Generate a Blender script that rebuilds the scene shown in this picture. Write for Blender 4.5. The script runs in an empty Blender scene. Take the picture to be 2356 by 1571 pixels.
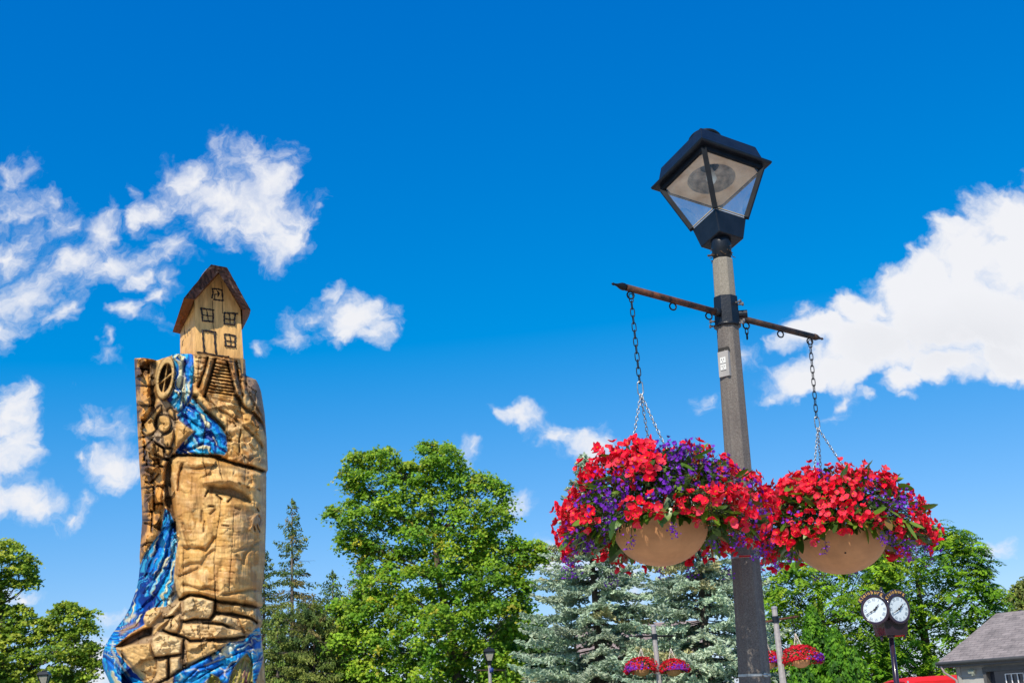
import bpy, math, random
import numpy as np
from mathutils import Vector, Matrix

# ------------------------------------------------------------------ camera
SC = bpy.context.scene
COL = SC.collection
W0, H0, FPX = 2356.0, 1571.0, 2700.0
TH = math.atan(860.0 / FPX)
RHO = 0.055
CAM = Vector((0, 0, 1.6))
_F = Vector((0, math.cos(TH), math.sin(TH)))
_R0 = Vector((1, 0, 0))
_U0 = Vector((0, -math.sin(TH), math.cos(TH)))
_R = math.cos(RHO) * _R0 - math.sin(RHO) * _U0
_U = math.sin(RHO) * _R0 + math.cos(RHO) * _U0
cd = bpy.data.cameras.new("camera")
cam = bpy.data.objects.new("camera", cd)
COL.objects.link(cam)
cd.sensor_width = 36.0
cd.sensor_fit = 'HORIZONTAL'
cd.lens = FPX / W0 * 36.0
cd.clip_start = 0.05
cd.clip_end = 5000
m = Matrix((_R, _U, -_F)).transposed().to_4x4()
m.translation = CAM
cam.matrix_world = m
SC.camera = cam


def ray(px, py):
    return _F + (float(px) - W0 / 2) / FPX * _R + (H0 / 2 - float(py)) / FPX * _U


def at(px, py, Y):
    d = ray(px, py)
    return CAM + d * (float(Y) / d.y)


def at_z(px, py, z):
    d = ray(px, py)
    return CAM + d * ((z - CAM.z) / d.z)


def at_np(px, py, Y):
    """vectorised at()"""
    a = (px - W0 / 2) / FPX
    b = (H0 / 2 - py) / FPX
    dx = _F.x + a * _R.x + b * _U.x
    dy = _F.y + a * _R.y + b * _U.y
    dz = _F.z + a * _R.z + b * _U.z
    t = Y / dy
    return np.stack([dx * t, dy * t, CAM.z + dz * t], -1)


def mpp(Y):            # metres per photo pixel roughly
    return Y / FPX

# ------------------------------------------------------------------ sky + sun
SUN_EL = math.radians(47)
SUN_AZ = math.radians(-158)      # compass-like angle from +Y, negative = to the left: behind the camera, left
sun_dir = Vector((math.sin(SUN_AZ) * math.cos(SUN_EL), math.cos(SUN_AZ) * math.cos(SUN_EL), math.sin(SUN_EL)))
SC.view_settings.view_transform = 'Standard'
SC.view_settings.look = 'None'
SC.view_settings.gamma = 1
SC.view_settings.use_curve_mapping = False
SC.view_settings.exposure = 0.0
EXPO = 0.0
SKY_STR = 0.12
sl = bpy.data.lights.new("sun", 'SUN')
sl.energy = 5.0
sl.angle = math.radians(0.5)
sl.color = (1.0, 0.93, 0.80)
so = bpy.data.objects.new("sun", sl)
COL.objects.link(so)
so.rotation_euler = sun_dir.to_track_quat('Z', 'Y').to_euler()

wd = bpy.data.worlds.new("World")
SC.world = wd
wd.use_nodes = True
NT = wd.node_tree
NT.nodes.clear()


class G:
    """tiny node graph helper"""
    def __init__(s, nt):
        s.nt = nt

    def n(s, typ, **kw):
        nd = s.nt.nodes.new(typ)
        for k, v in kw.items():
            setattr(nd, k, v)
        return nd

    def put(s, sock, v):
        if hasattr(v, 'is_linked') or isinstance(v, bpy.types.NodeSocket):
            s.nt.links.new(v, sock)
        else:
            sock.default_value = v

    def math(s, op, a, b=0.0, c=0.0, clamp=False):
        nd = s.n('ShaderNodeMath', operation=op, use_clamp=clamp)
        s.put(nd.inputs[0], a); s.put(nd.inputs[1], b); s.put(nd.inputs[2], c)
        return nd.outputs[0]

    def vm(s, op, a, b=(0, 0, 0), c=(0, 0, 0), out=0):
        nd = s.n('ShaderNodeVectorMath', operation=op)
        s.put(nd.inputs[0], a); s.put(nd.inputs[1], b)
        if op == 'MULTIPLY_ADD':
            s.put(nd.inputs[2], c)
        return nd.outputs[out]

    def noise(s, vec, scale, detail=5.0, rough=0.55, dist=0.0, out=0, dim='3D'):
        nd = s.n('ShaderNodeTexNoise', noise_dimensions=dim)
        if vec is not None:
            s.put(nd.inputs['Vector'], vec)
        nd.inputs['Scale'].default_value = scale
        nd.inputs['Detail'].default_value = detail
        nd.inputs['Roughness'].default_value = rough
        nd.inputs['Distortion'].default_value = dist
        return nd.outputs[out]

    def ramp(s, fac, stops, interp='LINEAR'):
        nd = s.n('ShaderNodeValToRGB')
        nd.color_ramp.interpolation = interp
        el = nd.color_ramp.elements
        while len(el) < len(stops):
            el.new(0.5)
        for e, (p, c) in zip(el, stops):
            e.position = p
            e.color = c if len(c) == 4 else (*c, 1)
        s.put(nd.inputs[0], fac)
        return nd.outputs[0]

    def mix(s, fac, a, b, blend='MIX'):
        nd = s.n('ShaderNodeMix', data_type='RGBA', blend_type=blend)
        s.put(nd.inputs[0], fac)
        for sock, v in ((nd.inputs[6], a), (nd.inputs[7], b)):
            s.put(sock, (*v, 1) if isinstance(v, tuple) and len(v) == 3 else v)
        return nd.outputs[2]

    def mr(s, v, a, b, c, d, smooth=False):
        nd = s.n('ShaderNodeMapRange')
        if smooth:
            nd.interpolation_type = 'SMOOTHSTEP'
        s.put(nd.inputs[0], v)
        for i, x in enumerate((a, b, c, d)):
            s.put(nd.inputs[1 + i], x)
        return nd.outputs[0]


g = G(NT)
sky = g.n('ShaderNodeTexSky', sky_type='NISHITA')
sky.sun_disc = False
sky.sun_elevation = SUN_EL
sky.sun_rotation = SUN_AZ
sky.altitude = 200
sky.air_density = 1.0
sky.dust_density = 0.3
sky.ozone_density = 3.0
tc = g.n('ShaderNodeTexCoord').outputs['Generated']
# deep blue of the day's clear, dry air
skyc = g.mix(1.0, sky.outputs[0], (0.25, 0.86, 1.34), 'MULTIPLY')
# polarised, saturated sky: per-channel tone curve of the sky colour
skyc = g.vm('MULTIPLY_ADD', skyc, (4.0, 0.95, 0.55), (-0.195 / SKY_STR, 0.02 / SKY_STR, 0.35 / SKY_STR))
skyc = g.vm('MAXIMUM', skyc, (0.0, 0.0, 0.0))
# clouds live on the celestial direction (u = x/y, v = z/y), each soft lobe given as centre, radii, strength
sep = g.n('ShaderNodeSeparateXYZ'); g.put(sep.inputs[0], tc)
ay = g.math('MAXIMUM', g.math('ABSOLUTE', sep.outputs[1]), 0.02)
u = g.math('DIVIDE', sep.outputs[0], ay)
v = g.math('DIVIDE', sep.outputs[2], ay)
cmb = g.n('ShaderNodeCombineXYZ'); g.put(cmb.inputs[0], u); g.put(cmb.inputs[1], v)
uv = cmb.outputs[0]
w1 = g.noise(uv, 9.0, 3.0, 0.5, 0.0, out=1)
w2 = g.noise(uv, 40.0, 3.0, 0.6, 0.0, out=1)
wv = g.vm('MULTIPLY_ADD', g.vm('SUBTRACT', w1, (0.5, 0.5, 0.5)), (0.070, 0.070, 0), uv)
wv2 = g.vm('MULTIPLY_ADD', g.vm('SUBTRACT', w2, (0.5, 0.5, 0.5)), (0.030, 0.030, 0), wv)
CL = [  # px, py, rx, ry, strength
    (570, 361, 67, 49, 1.30),
    (616, 418, 83, 65, 1.30),
    (533, 459, 149, 67, 1.35),
    (657, 476, 76, 58, 1.20),
    (652, 579, 50, 50, 1.15),
    (677, 529, 49, 54, 1.20),
    (492, 517, 112, 58, 1.20),
    (361, 484, 76, 38, 1.00),
    (312, 496, 38, 33, 0.90),
    (431, 402, 51, 41, 1.10),
    (410, 570, 60, 51, 1.10),
    (386, 648, 29, 47, 1.00),
    (295, 443, 24, 20, 0.70),
    (24, 410, 47, 38, 1.00),
    (28, 476, 51, 70, 1.00),
    (32, 566, 51, 51, 1.15),
    (119, 451, 38, 29, 0.90),
    (139, 509, 40, 40, 0.95),
    (221, 525, 60, 56, 1.20),
    (184, 579, 90, 51, 1.20),
    (254, 611, 79, 42, 1.10),
    (316, 644, 30, 28, 0.85),
    (73, 673, 106, 60, 1.20),
    (156, 710, 51, 38, 1.00),
    (12, 726, 29, 42, 1.00),
    (817, 722, 83, 51, 1.30),
    (784, 673, 25, 29, 0.95),
    (681, 739, 38, 42, 0.85),
    (870, 755, 40, 33, 1.10),
    (735, 718, 49, 27, 0.80),
    (287, 731, 27, 20, 0.62),
    (234, 804, 17, 20, 0.80),
    (242, 846, 45, 24, 0.62),
    (583, 780, 24, 20, 0.75),
    (349, 694, 24, 20, 0.75),
    (377, 739, 40, 27, 0.50),
    (2317, 517, 101, 91, 1.50),
    (2248, 586, 106, 96, 1.60),
    (2156, 637, 96, 67, 1.60),
    (2065, 655, 86, 62, 1.50),
    (1973, 710, 91, 57, 1.40),
    (1881, 761, 96, 50, 1.30),
    (1817, 779, 62, 28, 0.95),
    (1835, 875, 96, 43, 1.30),
    (1927, 862, 101, 55, 1.50),
    (2019, 793, 144, 84, 1.70),
    (2133, 747, 144, 106, 1.80),
    (2271, 724, 134, 125, 1.80),
    (2088, 889, 65, 40, 1.30),
    (2179, 848, 101, 55, 1.60),
    (2294, 829, 110, 57, 1.60),
    (1757, 898, 40, 15, 0.90),
    (1817, 719, 53, 33, 0.60),
    (1936, 935, 28, 19, 0.70),
    (1996, 930, 28, 19, 0.70),
    (2092, 937, 28, 14, 0.60),
    (1913, 963, 33, 14, 0.50),
    (20, 960, 75, 70, 1.1), (55, 1010, 50, 60, .9), (10, 1050, 50, 40, .7),
    (245, 1050, 105, 55, 1.05), (250, 1085, 70, 35, .8), (175, 1045, 50, 20, .7),
    (70, 1155, 150, 58, 1.1), (160, 1170, 60, 40, .9), (195, 965, 170, 60, .43),
    (255, 1402, 48, 22, .8), (50, 1355, 110, 18, .7), (215, 1500, 70, 60, 1.0), (190, 1560, 90, 50, 1.0),
    (1190, 965, 75, 30, .95), (1260, 1000, 65, 40, 1.0), (1345, 1025, 75, 60, 1.1), (1195, 1150, 60, 38, .9),
    (1060, 1050, 45, 38, .8), (1165, 1215, 40, 28, .8), (1270, 1300, 90, 60, 1.1), (1400, 1340, 140, 70, .9), (800, 1130, 40, 20, .5),
    (2450, 560, 140, 150, 1.6), (2330, 620, 110, 110, 1.5), (2520, 700, 200, 160, 1.6), (1640, 895, 60, 30, .48), (2285, 1285, 68, 36, 1.0), (1700, 800, 40, 30, .4),
    (3000, 700, 260, 120, 1.3), (-500, 600, 300, 140, 1.2), (-260, 1100, 160, 60, 1.1), (2800, 1200, 200, 50, 1.0),
]
field = None
for (px, py, rx, ry, st) in CL:
    if px < 960 and py < 900:      # the ragged left bank: wider, softer lobes that run together
        k_ = (1.26 if rx > 22 else 1.15) if px < 640 or py < 640 else 1.08
        rx, ry, st = rx * k_, ry * k_, st * .86
    if 1720 < px < 2600 and 400 < py < 960 and st > 1.2:      # the big bank at the right is one dense mass
        st = st * 1.45
    d = ray(px, py)
    cu, cv = d.x / d.y, d.z / d.y
    du = ray(px + rx, py); dv = ray(px, py - ry)
    ru = (du.x / du.y - cu) * 1.17
    rv = (dv.z / dv.y - cv) * 1.17
    q = g.vm('MULTIPLY_ADD', wv2, (1 / ru, 1 / rv, 0), (-cu / ru, -cv / rv, 0))
    L = g.vm('LENGTH', q, out=1)
    b = g.math('MULTIPLY_ADD', L, -st, st, clamp=False)
    field = b if field is None else g.math('SMOOTH_MAX', field, b, 0.22)
n1 = g.noise(wv2, 19.0, 10.0, 0.62)
n3 = g.noise(wv2, 7.0, 5.0, 0.5)
n5 = g.noise(g.vm('ADD', wv2, (0.4, 0.2, 0.7)), 24.0, 6.0, 0.6)
n2 = g.noise(g.vm('ADD', wv, (0.05, 0.11, 0.3)), 3.2, 5.0, 0.5)
dens = g.math('MULTIPLY_ADD', g.math('SUBTRACT', n1, 0.5), 2.9, g.math('MULTIPLY', field, 1.0))
dens = g.math('MULTIPLY_ADD', g.math('SUBTRACT', n3, 0.5), 0.5, dens)
alpha = g.math('MULTIPLY', g.mr(dens, 0.10, 0.85, 0.0, 1.0, True), g.mr(g.math('MULTIPLY_ADD', g.math('SUBTRACT', n5, 0.5), 1.6, dens), 0.25, 1.25, 0.52, 1.0, True))
alpha = g.math('MULTIPLY', alpha, g.mr(field, -0.42, 0.02, 0, 1, True))
# thick parts go grey toward the cloud's underside
thick = g.mr(g.math('ADD', field, g.math('MULTIPLY', n2, 0.6)), 0.85, 1.9, 0.0, 1.0, True)
d_ = ray(2240, 785); e_ = ray(2240 + 330, 785); h_ = ray(2240, 785 - 120)
_ru = e_.x / e_.y - d_.x / d_.y; _rv = h_.z / h_.y - d_.z / d_.y
_L = g.vm('LENGTH', g.vm('MULTIPLY_ADD', wv, (1 / _ru, 1 / _rv, 0), (-d_.x / d_.y / _ru, -d_.z / d_.y / _rv, 0)), out=1)
_base = g.mr(_L, 1.1, 0.0, 0.0, 1.3)          # the bank's own grey underside
sh1 = g.math('MULTIPLY', g.mr(n2, 0.38, 0.62, 0.35, 1.0, True), g.math('MAXIMUM', _base, 0.12), clamp=True)
shade = g.math('MULTIPLY', sh1, g.mr(dens, 0.7, 1.7, 0.0, 0.85, True))
K = 1.0 / SKY_STR
ccol = g.mix(shade, (0.89 * K, 0.90 * K, 0.94 * K), (0.66 * K, 0.68 * K, 0.73 * K))
tot = g.mix(alpha, skyc, ccol)
bg = g.n('ShaderNodeBackground'); g.put(bg.inputs[0], tot); bg.inputs[1].default_value = SKY_STR
ow = g.n('ShaderNodeOutputWorld'); NT.links.new(bg.outputs[0], ow.inputs[0])
wd.cycles.sampling_method = 'MANUAL'
wd.cycles.sample_map_resolution = 512

# ------------------------------------------------------------------ helpers
rng = np.random.default_rng(7)
random.seed(7)


def material(name, col, rough=0.7, metal=0.0, var=0.15, nscale=8.0, bump=0.0, bscale=None, spec=0.4, attr=False, coat=0.0, col2=None, detail=6):
    mt = bpy.data.materials.new(name)
    mt.use_nodes = True
    nt = mt.node_tree
    bs = nt.nodes['Principled BSDF']
    q = G(nt)
    tcn = q.n('ShaderNodeTexCoord').outputs['Object']
    nz = q.noise(tcn, nscale, detail, 0.6)
    if attr:
        at_ = q.n('ShaderNodeAttribute', attribute_name='Col')
        base = at_.outputs['Color']
        k = q.mr(nz, 0.3, 0.7, 1 - var, 1 + var)
        c = q.vm('SCALE', base)
        nd = c.node; nt.links.new(k, nd.inputs['Scale'])
        out = c
    else:
        c2 = col2 if col2 else tuple(x * (1 - var * 1.6) for x in col)
        out = q.ramp(nz, [(0.35, c2), (0.65, tuple(min(1, x * (1 + var)) for x in col))])
    nt.links.new(out, bs.inputs['Base Color'])
    bs.inputs['Roughness'].default_value = rough
    bs.inputs['Metallic'].default_value = metal
    bs.inputs['Specular IOR Level'].default_value = spec
    bs.inputs['Coat Weight'].default_value = coat
    if bump:
        bn = q.n('ShaderNodeBump')
        bn.inputs['Strength'].default_value = min(1, bump)
        bn.inputs['Distance'].default_value = 0.01 * max(1, bump)
        nt.links.new(q.noise(tcn, bscale or nscale * 4, 6, 0.65), bn.inputs['Height'])
        nt.links.new(bn.outputs[0], bs.inputs['Normal'])
    return mt


def leaf_material(name, transl=0.35, rough=0.45, spec=0.4, tint=(1, 1, 1)):
    mt = bpy.data.materials.new(name)
    mt.use_nodes = True
    nt = mt.node_tree
    q = G(nt)
    bs = nt.nodes['Principled BSDF']
    at_ = q.n('ShaderNodeAttribute', attribute_name='Col')
    nt.links.new(at_.outputs['Color'], bs.inputs['Base Color'])
    bs.inputs['Roughness'].default_value = rough
    bs.inputs['Specular IOR Level'].default_value = spec
    tr = q.n('ShaderNodeBsdfTranslucent')
    nt.links.new(q.mix(1.0, at_.outputs['Color'], (*[t for t in tint], 1), 'MULTIPLY'), tr.inputs[0])
    mx = q.n('ShaderNodeMixShader'); mx.inputs[0].default_value = transl
    nt.links.new(bs.outputs[0], mx.inputs[1]); nt.links.new(tr.outputs[0], mx.inputs[2])
    nt.links.new(mx.outputs[0], nt.nodes['Material Output'].inputs[0])
    return mt


def tag(o, label=None, cat=None, group=None, kind=None):
    if label: o['label'] = label
    if cat: o['category'] = cat
    if group: o['group'] = group
    if kind: o['kind'] = kind
    return o


def empty(name, loc, label=None, cat=None, group=None, mat=None):
    o = bpy.data.objects.new(name, None)
    o.empty_display_size = 0.2
    COL.objects.link(o)
    if mat is not None:
        o.matrix_world = mat
    else:
        o.location = loc
    tag(o, label, cat, group)
    return o


def origin(parent):
    if parent is None:
        return Vector((0, 0, 0))
    t = Vector(parent.location)
    if parent.parent is not None:
        t = t + origin(parent.parent)
    return t


def link_mesh(name, me, mat, parent=None):
    o = bpy.data.objects.new(name, me)
    COL.objects.link(o)
    if mat is not None:
        for mm in (mat if isinstance(mat, (list, tuple)) else [mat]):
            me.materials.append(mm)
    if parent is not None:
        o.parent = parent
    return o


def npmesh(name, V, Q, mat, parent=None, col=None, smooth=False, world=True, mi=None):
    """V (n,3), Q (m,k) faces all of k corners"""
    V = np.asarray(V, dtype=np.float32)
    Q = np.asarray(Q, dtype=np.int32)
    if world and parent is not None:
        o_ = origin(parent)
        V = V - np.array(o_, dtype=np.float32)
    me = bpy.data.meshes.new(name)
    me.vertices.add(len(V)); me.vertices.foreach_set('co', V.ravel())
    k = Q.shape[1]
    me.loops.add(Q.size); me.loops.foreach_set('vertex_index', Q.ravel())
    me.polygons.add(len(Q))
    me.polygons.foreach_set('loop_start', np.arange(0, Q.size, k, dtype=np.int32))
    me.polygons.foreach_set('loop_total', np.full(len(Q), k, dtype=np.int32))
    if smooth:
        me.polygons.foreach_set('use_smooth', np.ones(len(Q), dtype=bool))
    if mi is not None:
        me.polygons.foreach_set('material_index', np.asarray(mi, dtype=np.int32))
    me.update(calc_edges=True)
    if col is not None:
        ca = me.color_attributes.new('Col', 'FLOAT_COLOR', 'POINT')
        c4 = np.ones((len(V), 4), dtype=np.float32); c4[:, :3] = col
        ca.data.foreach_set('color', c4.ravel())
    return link_mesh(name, me, mat, parent)


class MB:
    """collects shapes in world (or thing-local) coordinates"""
    def __init__(s):
        s.v = []; s.f = []; s.sm = []

    def add(s, vs, fs, smooth=False):
        b = len(s.v)
        s.v += [tuple(x) for x in vs]
        s.f += [tuple(i + b for i in f) for f in fs]
        s.sm += [smooth] * len(fs)
        return s

    def box(s, lo, hi, M=None):
        x0, y0, z0 = lo; x1, y1, z1 = hi
        vs = [Vector(p) for p in ((x0, y0, z0), (x1, y0, z0), (x1, y1, z0), (x0, y1, z0), (x0, y0, z1), (x1, y0, z1), (x1, y1, z1), (x0, y1, z1))]
        if M is not None:
            vs = [M @ p for p in vs]
        return s.add(vs, [(0, 3, 2, 1), (4, 5, 6, 7), (0, 1, 5, 4), (1, 2, 6, 5), (2, 3, 7, 6), (3, 0, 4, 7)])

    def bar(s, a, b, w, h, up=(0, 0, 1)):
        """rectangular bar from a to b"""
        a = Vector(a); b = Vector(b)
        d = (b - a).normalized(); upv = Vector(up)
        x = d.cross(upv)
        if x.length < 1e-4:
            x = d.cross(Vector((1, 0, 0)))
        x.normalize(); y = x.cross(d)
        vs = []
        for p in (a, b):
            for sx, sy in ((-1, -1), (1, -1), (1, 1), (-1, 1)):
                vs.append(p + x * sx * w / 2 + y * sy * h / 2)
        return s.add(vs, [(3, 2, 1, 0), (4, 5, 6, 7), (0, 1, 5, 4), (1, 2, 6, 5), (2, 3, 7, 6), (3, 0, 4, 7)])

    def tube(s, pts, rad, n=8, caps=True, smooth=True, closed=False):
        pts = [Vector(p) for p in pts]
        if not isinstance(rad, (list, tuple)):
            rad = [rad] * len(pts)
        vs = []; fs = []
        N = len(pts)
        prev = None
        for i, p in enumerate(pts):
            if closed:
                d = pts[(i + 1) % N] - pts[(i - 1) % N]
            else:
                d = pts[min(i + 1, N - 1)] - pts[max(i - 1, 0)]
            if d.length < 1e-9: d = Vector((0, 0, 1))
            d.normalize()
            if prev is None:
                x = d.orthogonal().normalized()
            else:
                x = prev - d * prev.dot(d)
                if x.length < 1e-6: x = d.orthogonal()
                x.normalize()
            prev = x
            y = d.cross(x)
            for k in range(n):
                a = 2 * math.pi * k / n
                vs.append(p + (x * math.cos(a) + y * math.sin(a)) * rad[i])
        M = N if closed else N - 1
        for i in range(M):
            j = (i + 1) % N
            for k in range(n):
                k2 = (k + 1) % n
                fs.append((i * n + k, i * n + k2, j * n + k2, j * n + k))
        s.add(vs, fs, smooth)
        if caps and not closed:
            b = len(s.v) - len(vs)
            s.f.append(tuple(b + k for k in reversed(range(n)))); s.sm.append(False)
            s.f.append(tuple(b + (N - 1) * n + k for k in range(n))); s.sm.append(False)
        return s

    def lathe(s, prof, n=24, M=None, smooth=True, a0=0.0):
        vs = []; fs = []
        for r, z in prof:
            for k in range(n):
                a = a0 + 2 * math.pi * k / n
                p = Vector((r * math.cos(a), r * math.sin(a), z))
                vs.append(M @ p if M is not None else p)
        for i in range(len(prof) - 1):
            for k in range(n):
                k2 = (k + 1) % n
                fs.append((i * n + k, i * n + k2, (i + 1) * n + k2, (i + 1) * n + k))
        s.add(vs, fs, smooth)
        b = len(s.v) - len(vs)
        if prof[0][0] > 1e-6:
            s.f.append(tuple(b + k for k in reversed(range(n)))); s.sm.append(False)
        if prof[-1][0] > 1e-6:
            s.f.append(tuple(b + (len(prof) - 1) * n + k for k in range(n))); s.sm.append(False)
        return s

    def link(s, c, d, side, L, Wd, wire, n=10, m_=5):
        """one oval chain link, centre c, long axis d, flat in (d, side)"""
        pts = []
        for k in range(n):
            a = 2 * math.pi * k / n
            ca, sa = math.cos(a), math.sin(a)
            ex = (L / 2 - Wd / 2) * (1 if ca > 0 else -1) if abs(ca) > 1e-6 else 0
            pts.append(c + d * (ex + ca * Wd / 2) + side * (sa * Wd / 2))
        return s.tube(pts, wire, m_, closed=True)

    def chain(s, a, b, pitch, Wd, wire, n=10, sag=0.0, m_=5):
        a = Vector(a); b = Vector(b)
        D = b - a; L = D.length; d = D / L
        x = d.orthogonal().normalized(); x.rotate(Matrix.Rotation(0.6, 3, d)); y = d.cross(x)
        N = max(1, int(round(L / pitch)))
        p = L / N
        for i in range(N):
            c = a + d * (p * (i + .5)) + Vector((0, 0, -1)) * sag * math.sin(math.pi * (i + .5) / N)
            s.link(c, d, x if i % 2 == 0 else y, p + 2.0 * wire + wire, Wd, wire, n, m_)
        return s

    def build(s, name, mat, parent=None, local=False, bevel=0.0, smooth=None):
        me = bpy.data.meshes.new(name)
        o_ = Vector((0, 0, 0)) if local or parent is None else origin(parent)
        me.from_pydata([tuple(Vector(p) - o_) for p in s.v], [], s.f)
        me.polygons.foreach_set('use_smooth', [bool(x) if smooth is None else smooth for x in s.sm])
        me.update()
        o = link_mesh(name, me, mat, parent)
        if bevel > 0:
            bm_ = o.modifiers.new('bevel', 'BEVEL'); bm_.width = bevel; bm_.segments = 2; bm_.limit_method = 'ANGLE'
        return o


# numpy noise --------------------------------------------------------
def _hash(ix, iy, seed):
    h = (ix.astype(np.int64) * 374761393 + iy.astype(np.int64) * 668265263 + seed * 1442695041) & 0x7fffffff
    h = ((h ^ (h >> 13)) * 1274126177) & 0x7fffffff
    return ((h ^ (h >> 16)) & 0xffff) / 65535.0


def vnoise(x, y, seed=0):
    ix = np.floor(x); iy = np.floor(y)
    fx = x - ix; fy = y - iy
    fx = fx * fx * (3 - 2 * fx); fy = fy * fy * (3 - 2 * fy)
    a = _hash(ix, iy, seed); b = _hash(ix + 1, iy, seed); c = _hash(ix, iy + 1, seed); d = _hash(ix + 1, iy + 1, seed)
    return a + (b - a) * fx + (c - a) * fy + (a - b - c + d) * fx * fy


def fbm(x, y, seed=0, oct=4, gain=0.5):
    s = 0; amp = 1; tot = 0
    for i in range(oct):
        k = 2.0 ** i
        s = s + amp * vnoise((x + .31 * y) * k + 7.3 * i, (y - .27 * x) * k + 3.1 * i, seed + i * 17); tot += amp; amp *= gain
    return s / tot


def seg_dist(px, py, pts):
    d = np.full(px.shape, 1e9)
    for (x0, y0), (x1, y1) in zip(pts[:-1], pts[1:]):
        ex, ey = x1 - x0, y1 - y0
        L2 = ex * ex + ey * ey + 1e-9
        t = np.clip(((px - x0) * ex + (py - y0) * ey) / L2, 0, 1)
        d = np.minimum(d, np.hypot(px - x0 - t * ex, py - y0 - t * ey))
    return d


def poly_sd(px, py, poly):
    """signed distance, positive inside"""
    P = list(poly) + [poly[0]]
    d = seg_dist(px, py, P)
    ins = np.zeros(px.shape, dtype=bool)
    for (x0, y0), (x1, y1) in zip(P[:-1], P[1:]):
        c = ((y0 > py) != (y1 > py)) & (px < (x1 - x0) * (py - y0) / ((y1 - y0) if y1 != y0 else 1e-9) + x0)
        ins ^= c
    return np.where(ins, d, -d)


def sstep(a, b, x):
    t = np.clip((x - a) / (b - a), 0, 1)
    return t * t * (3 - 2 * t)

# ------------------------------------------------------------------ ground
gm = material('ground_grass', (0.09, 0.13, 0.04), 0.9, var=0.4, nscale=0.6)
pm = material('paving_stone', (0.42, 0.38, 0.33), 0.85, var=0.2, nscale=1.5, bump=0.3)
gr = MB(); gr.add([(-2500, -2500, 0), (2500, -2500, 0), (2500, 2500, 0), (-2500, 2500, 0)], [(0, 1, 2, 3)])
tag(gr.build('ground', gm), kind='structure')
pv = MB(); pv.add([(-14, -12, .004), (16, -12, .004), (16, 36, .004), (-14, 36, .004)], [(0, 1, 2, 3)])
tag(pv.build('pavement', pm), kind='structure')
rd = MB(); rd.add([(-200, 50, .004), (200, 50, .004), (200, 57, .004), (-200, 57, .004)], [(0, 1, 2, 3)])
tag(rd.build('road', material('asphalt', (0.05, 0.05, 0.055), 0.9)), kind='structure')

# ------------------------------------------------------------------ trees
M_LEAF = leaf_material('leaf', 0.42, 0.55, 0.25, (0.95, 1.0, 0.35))
M_NEEDLE = leaf_material('needle', 0.22, 0.6, 0.3)
M_BARK = material('bark', (0.13, 0.095, 0.065), 0.9, var=0.3, nscale=6, bump=0.6, bscale=14)
M_BARK2 = material('bark_grey', (0.16, 0.13, 0.11), 0.9, var=0.3, nscale=6, bump=0.6, bscale=14)


def rand_unit(n):
    v = rng.normal(size=(n, 3)); return v / np.linalg.norm(v, axis=1, keepdims=True)


def leaves(C, N, S, col, aspect=1.0, name='crown', mat=None, parent=None, axis=None, star=False):
    """one pointed leaf (a kinked rhomb of two triangles) per row"""
    n = len(C)
    N = N / (np.linalg.norm(N, axis=1, keepdims=True) + 1e-9)
    A = axis if axis is not None else rand_unit(n)
    A = A - N * np.sum(A * N, 1, keepdims=True)
    A = A / (np.linalg.norm(A, axis=1, keepdims=True) + 1e-9)
    B = np.cross(N, A)
    S = S.reshape(-1, 1)
    if star:     # five-pointed, maple-like: fan of 8 vertices in two quads + tips
        ang = np.array([0, 36, 70, 105, 150, 210, 255, 290, 324]) * math.pi / 180
        rr = np.array([1.0, .42, .85, .4, .6, .6, .4, .85, .42])
        P = np.stack([C + S * (A * math.cos(a) * r + B * math.sin(a) * r * aspect) + N * S * (-.18 * r) for a, r in zip(ang, rr)], 1)
        V = P.reshape(-1, 3)
        Q = (np.arange(n)[:, None] * 9 + np.arange(9)[None, :])
        c = np.repeat(col, 9, axis=0)
    else:
        kink = N * S * 0.18
        P = np.stack([C - A * S, C + B * S * aspect * .62 - kink, C + A * S, C - B * S * aspect * .62 - kink * 0.4], 1)
        V = P.reshape(-1, 3)
        Q = (np.arange(n)[:, None] * 4 + np.arange(4)[None, :])
        c = np.repeat(col, 4, axis=0)
    return npmesh(name, V, Q, mat or M_LEAF, parent, col=c)


def palette(n, cols, w, jit=0.18):
    cols = np.array(cols); idx = rng.choice(len(cols), n, p=np.array(w) / sum(w))
    c = cols[idx] * (1 + rng.normal(0, jit, (n, 1)))
    return np.clip(c, 0.003, 1)


def sample_poly(poly, n_try, rmin, rmax, k=1.0):
    P = np.array(poly)
    x = rng.uniform(P[:, 0].min(), P[:, 0].max(), n_try)
    y = rng.uniform(P[:, 1].min(), P[:, 1].max(), n_try)
    sd = poly_sd(x, y, poly)
    out = []
    for xi, yi, s in zip(x, y, sd):
        if s < rmin * 1.05: continue
        r = min(rmax, max(rmin, s * k))
        if r < rmax * .7 and s > rmax: continue
        r *= rng.uniform(.8, 1.1)
        ok = True
        for (a, b, q) in out:
            if (a - xi) ** 2 + (b - yi) ** 2 < (0.62 * (q + r)) ** 2: ok = False; break
        if ok: out.append((xi, yi, r))
    return out


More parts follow.
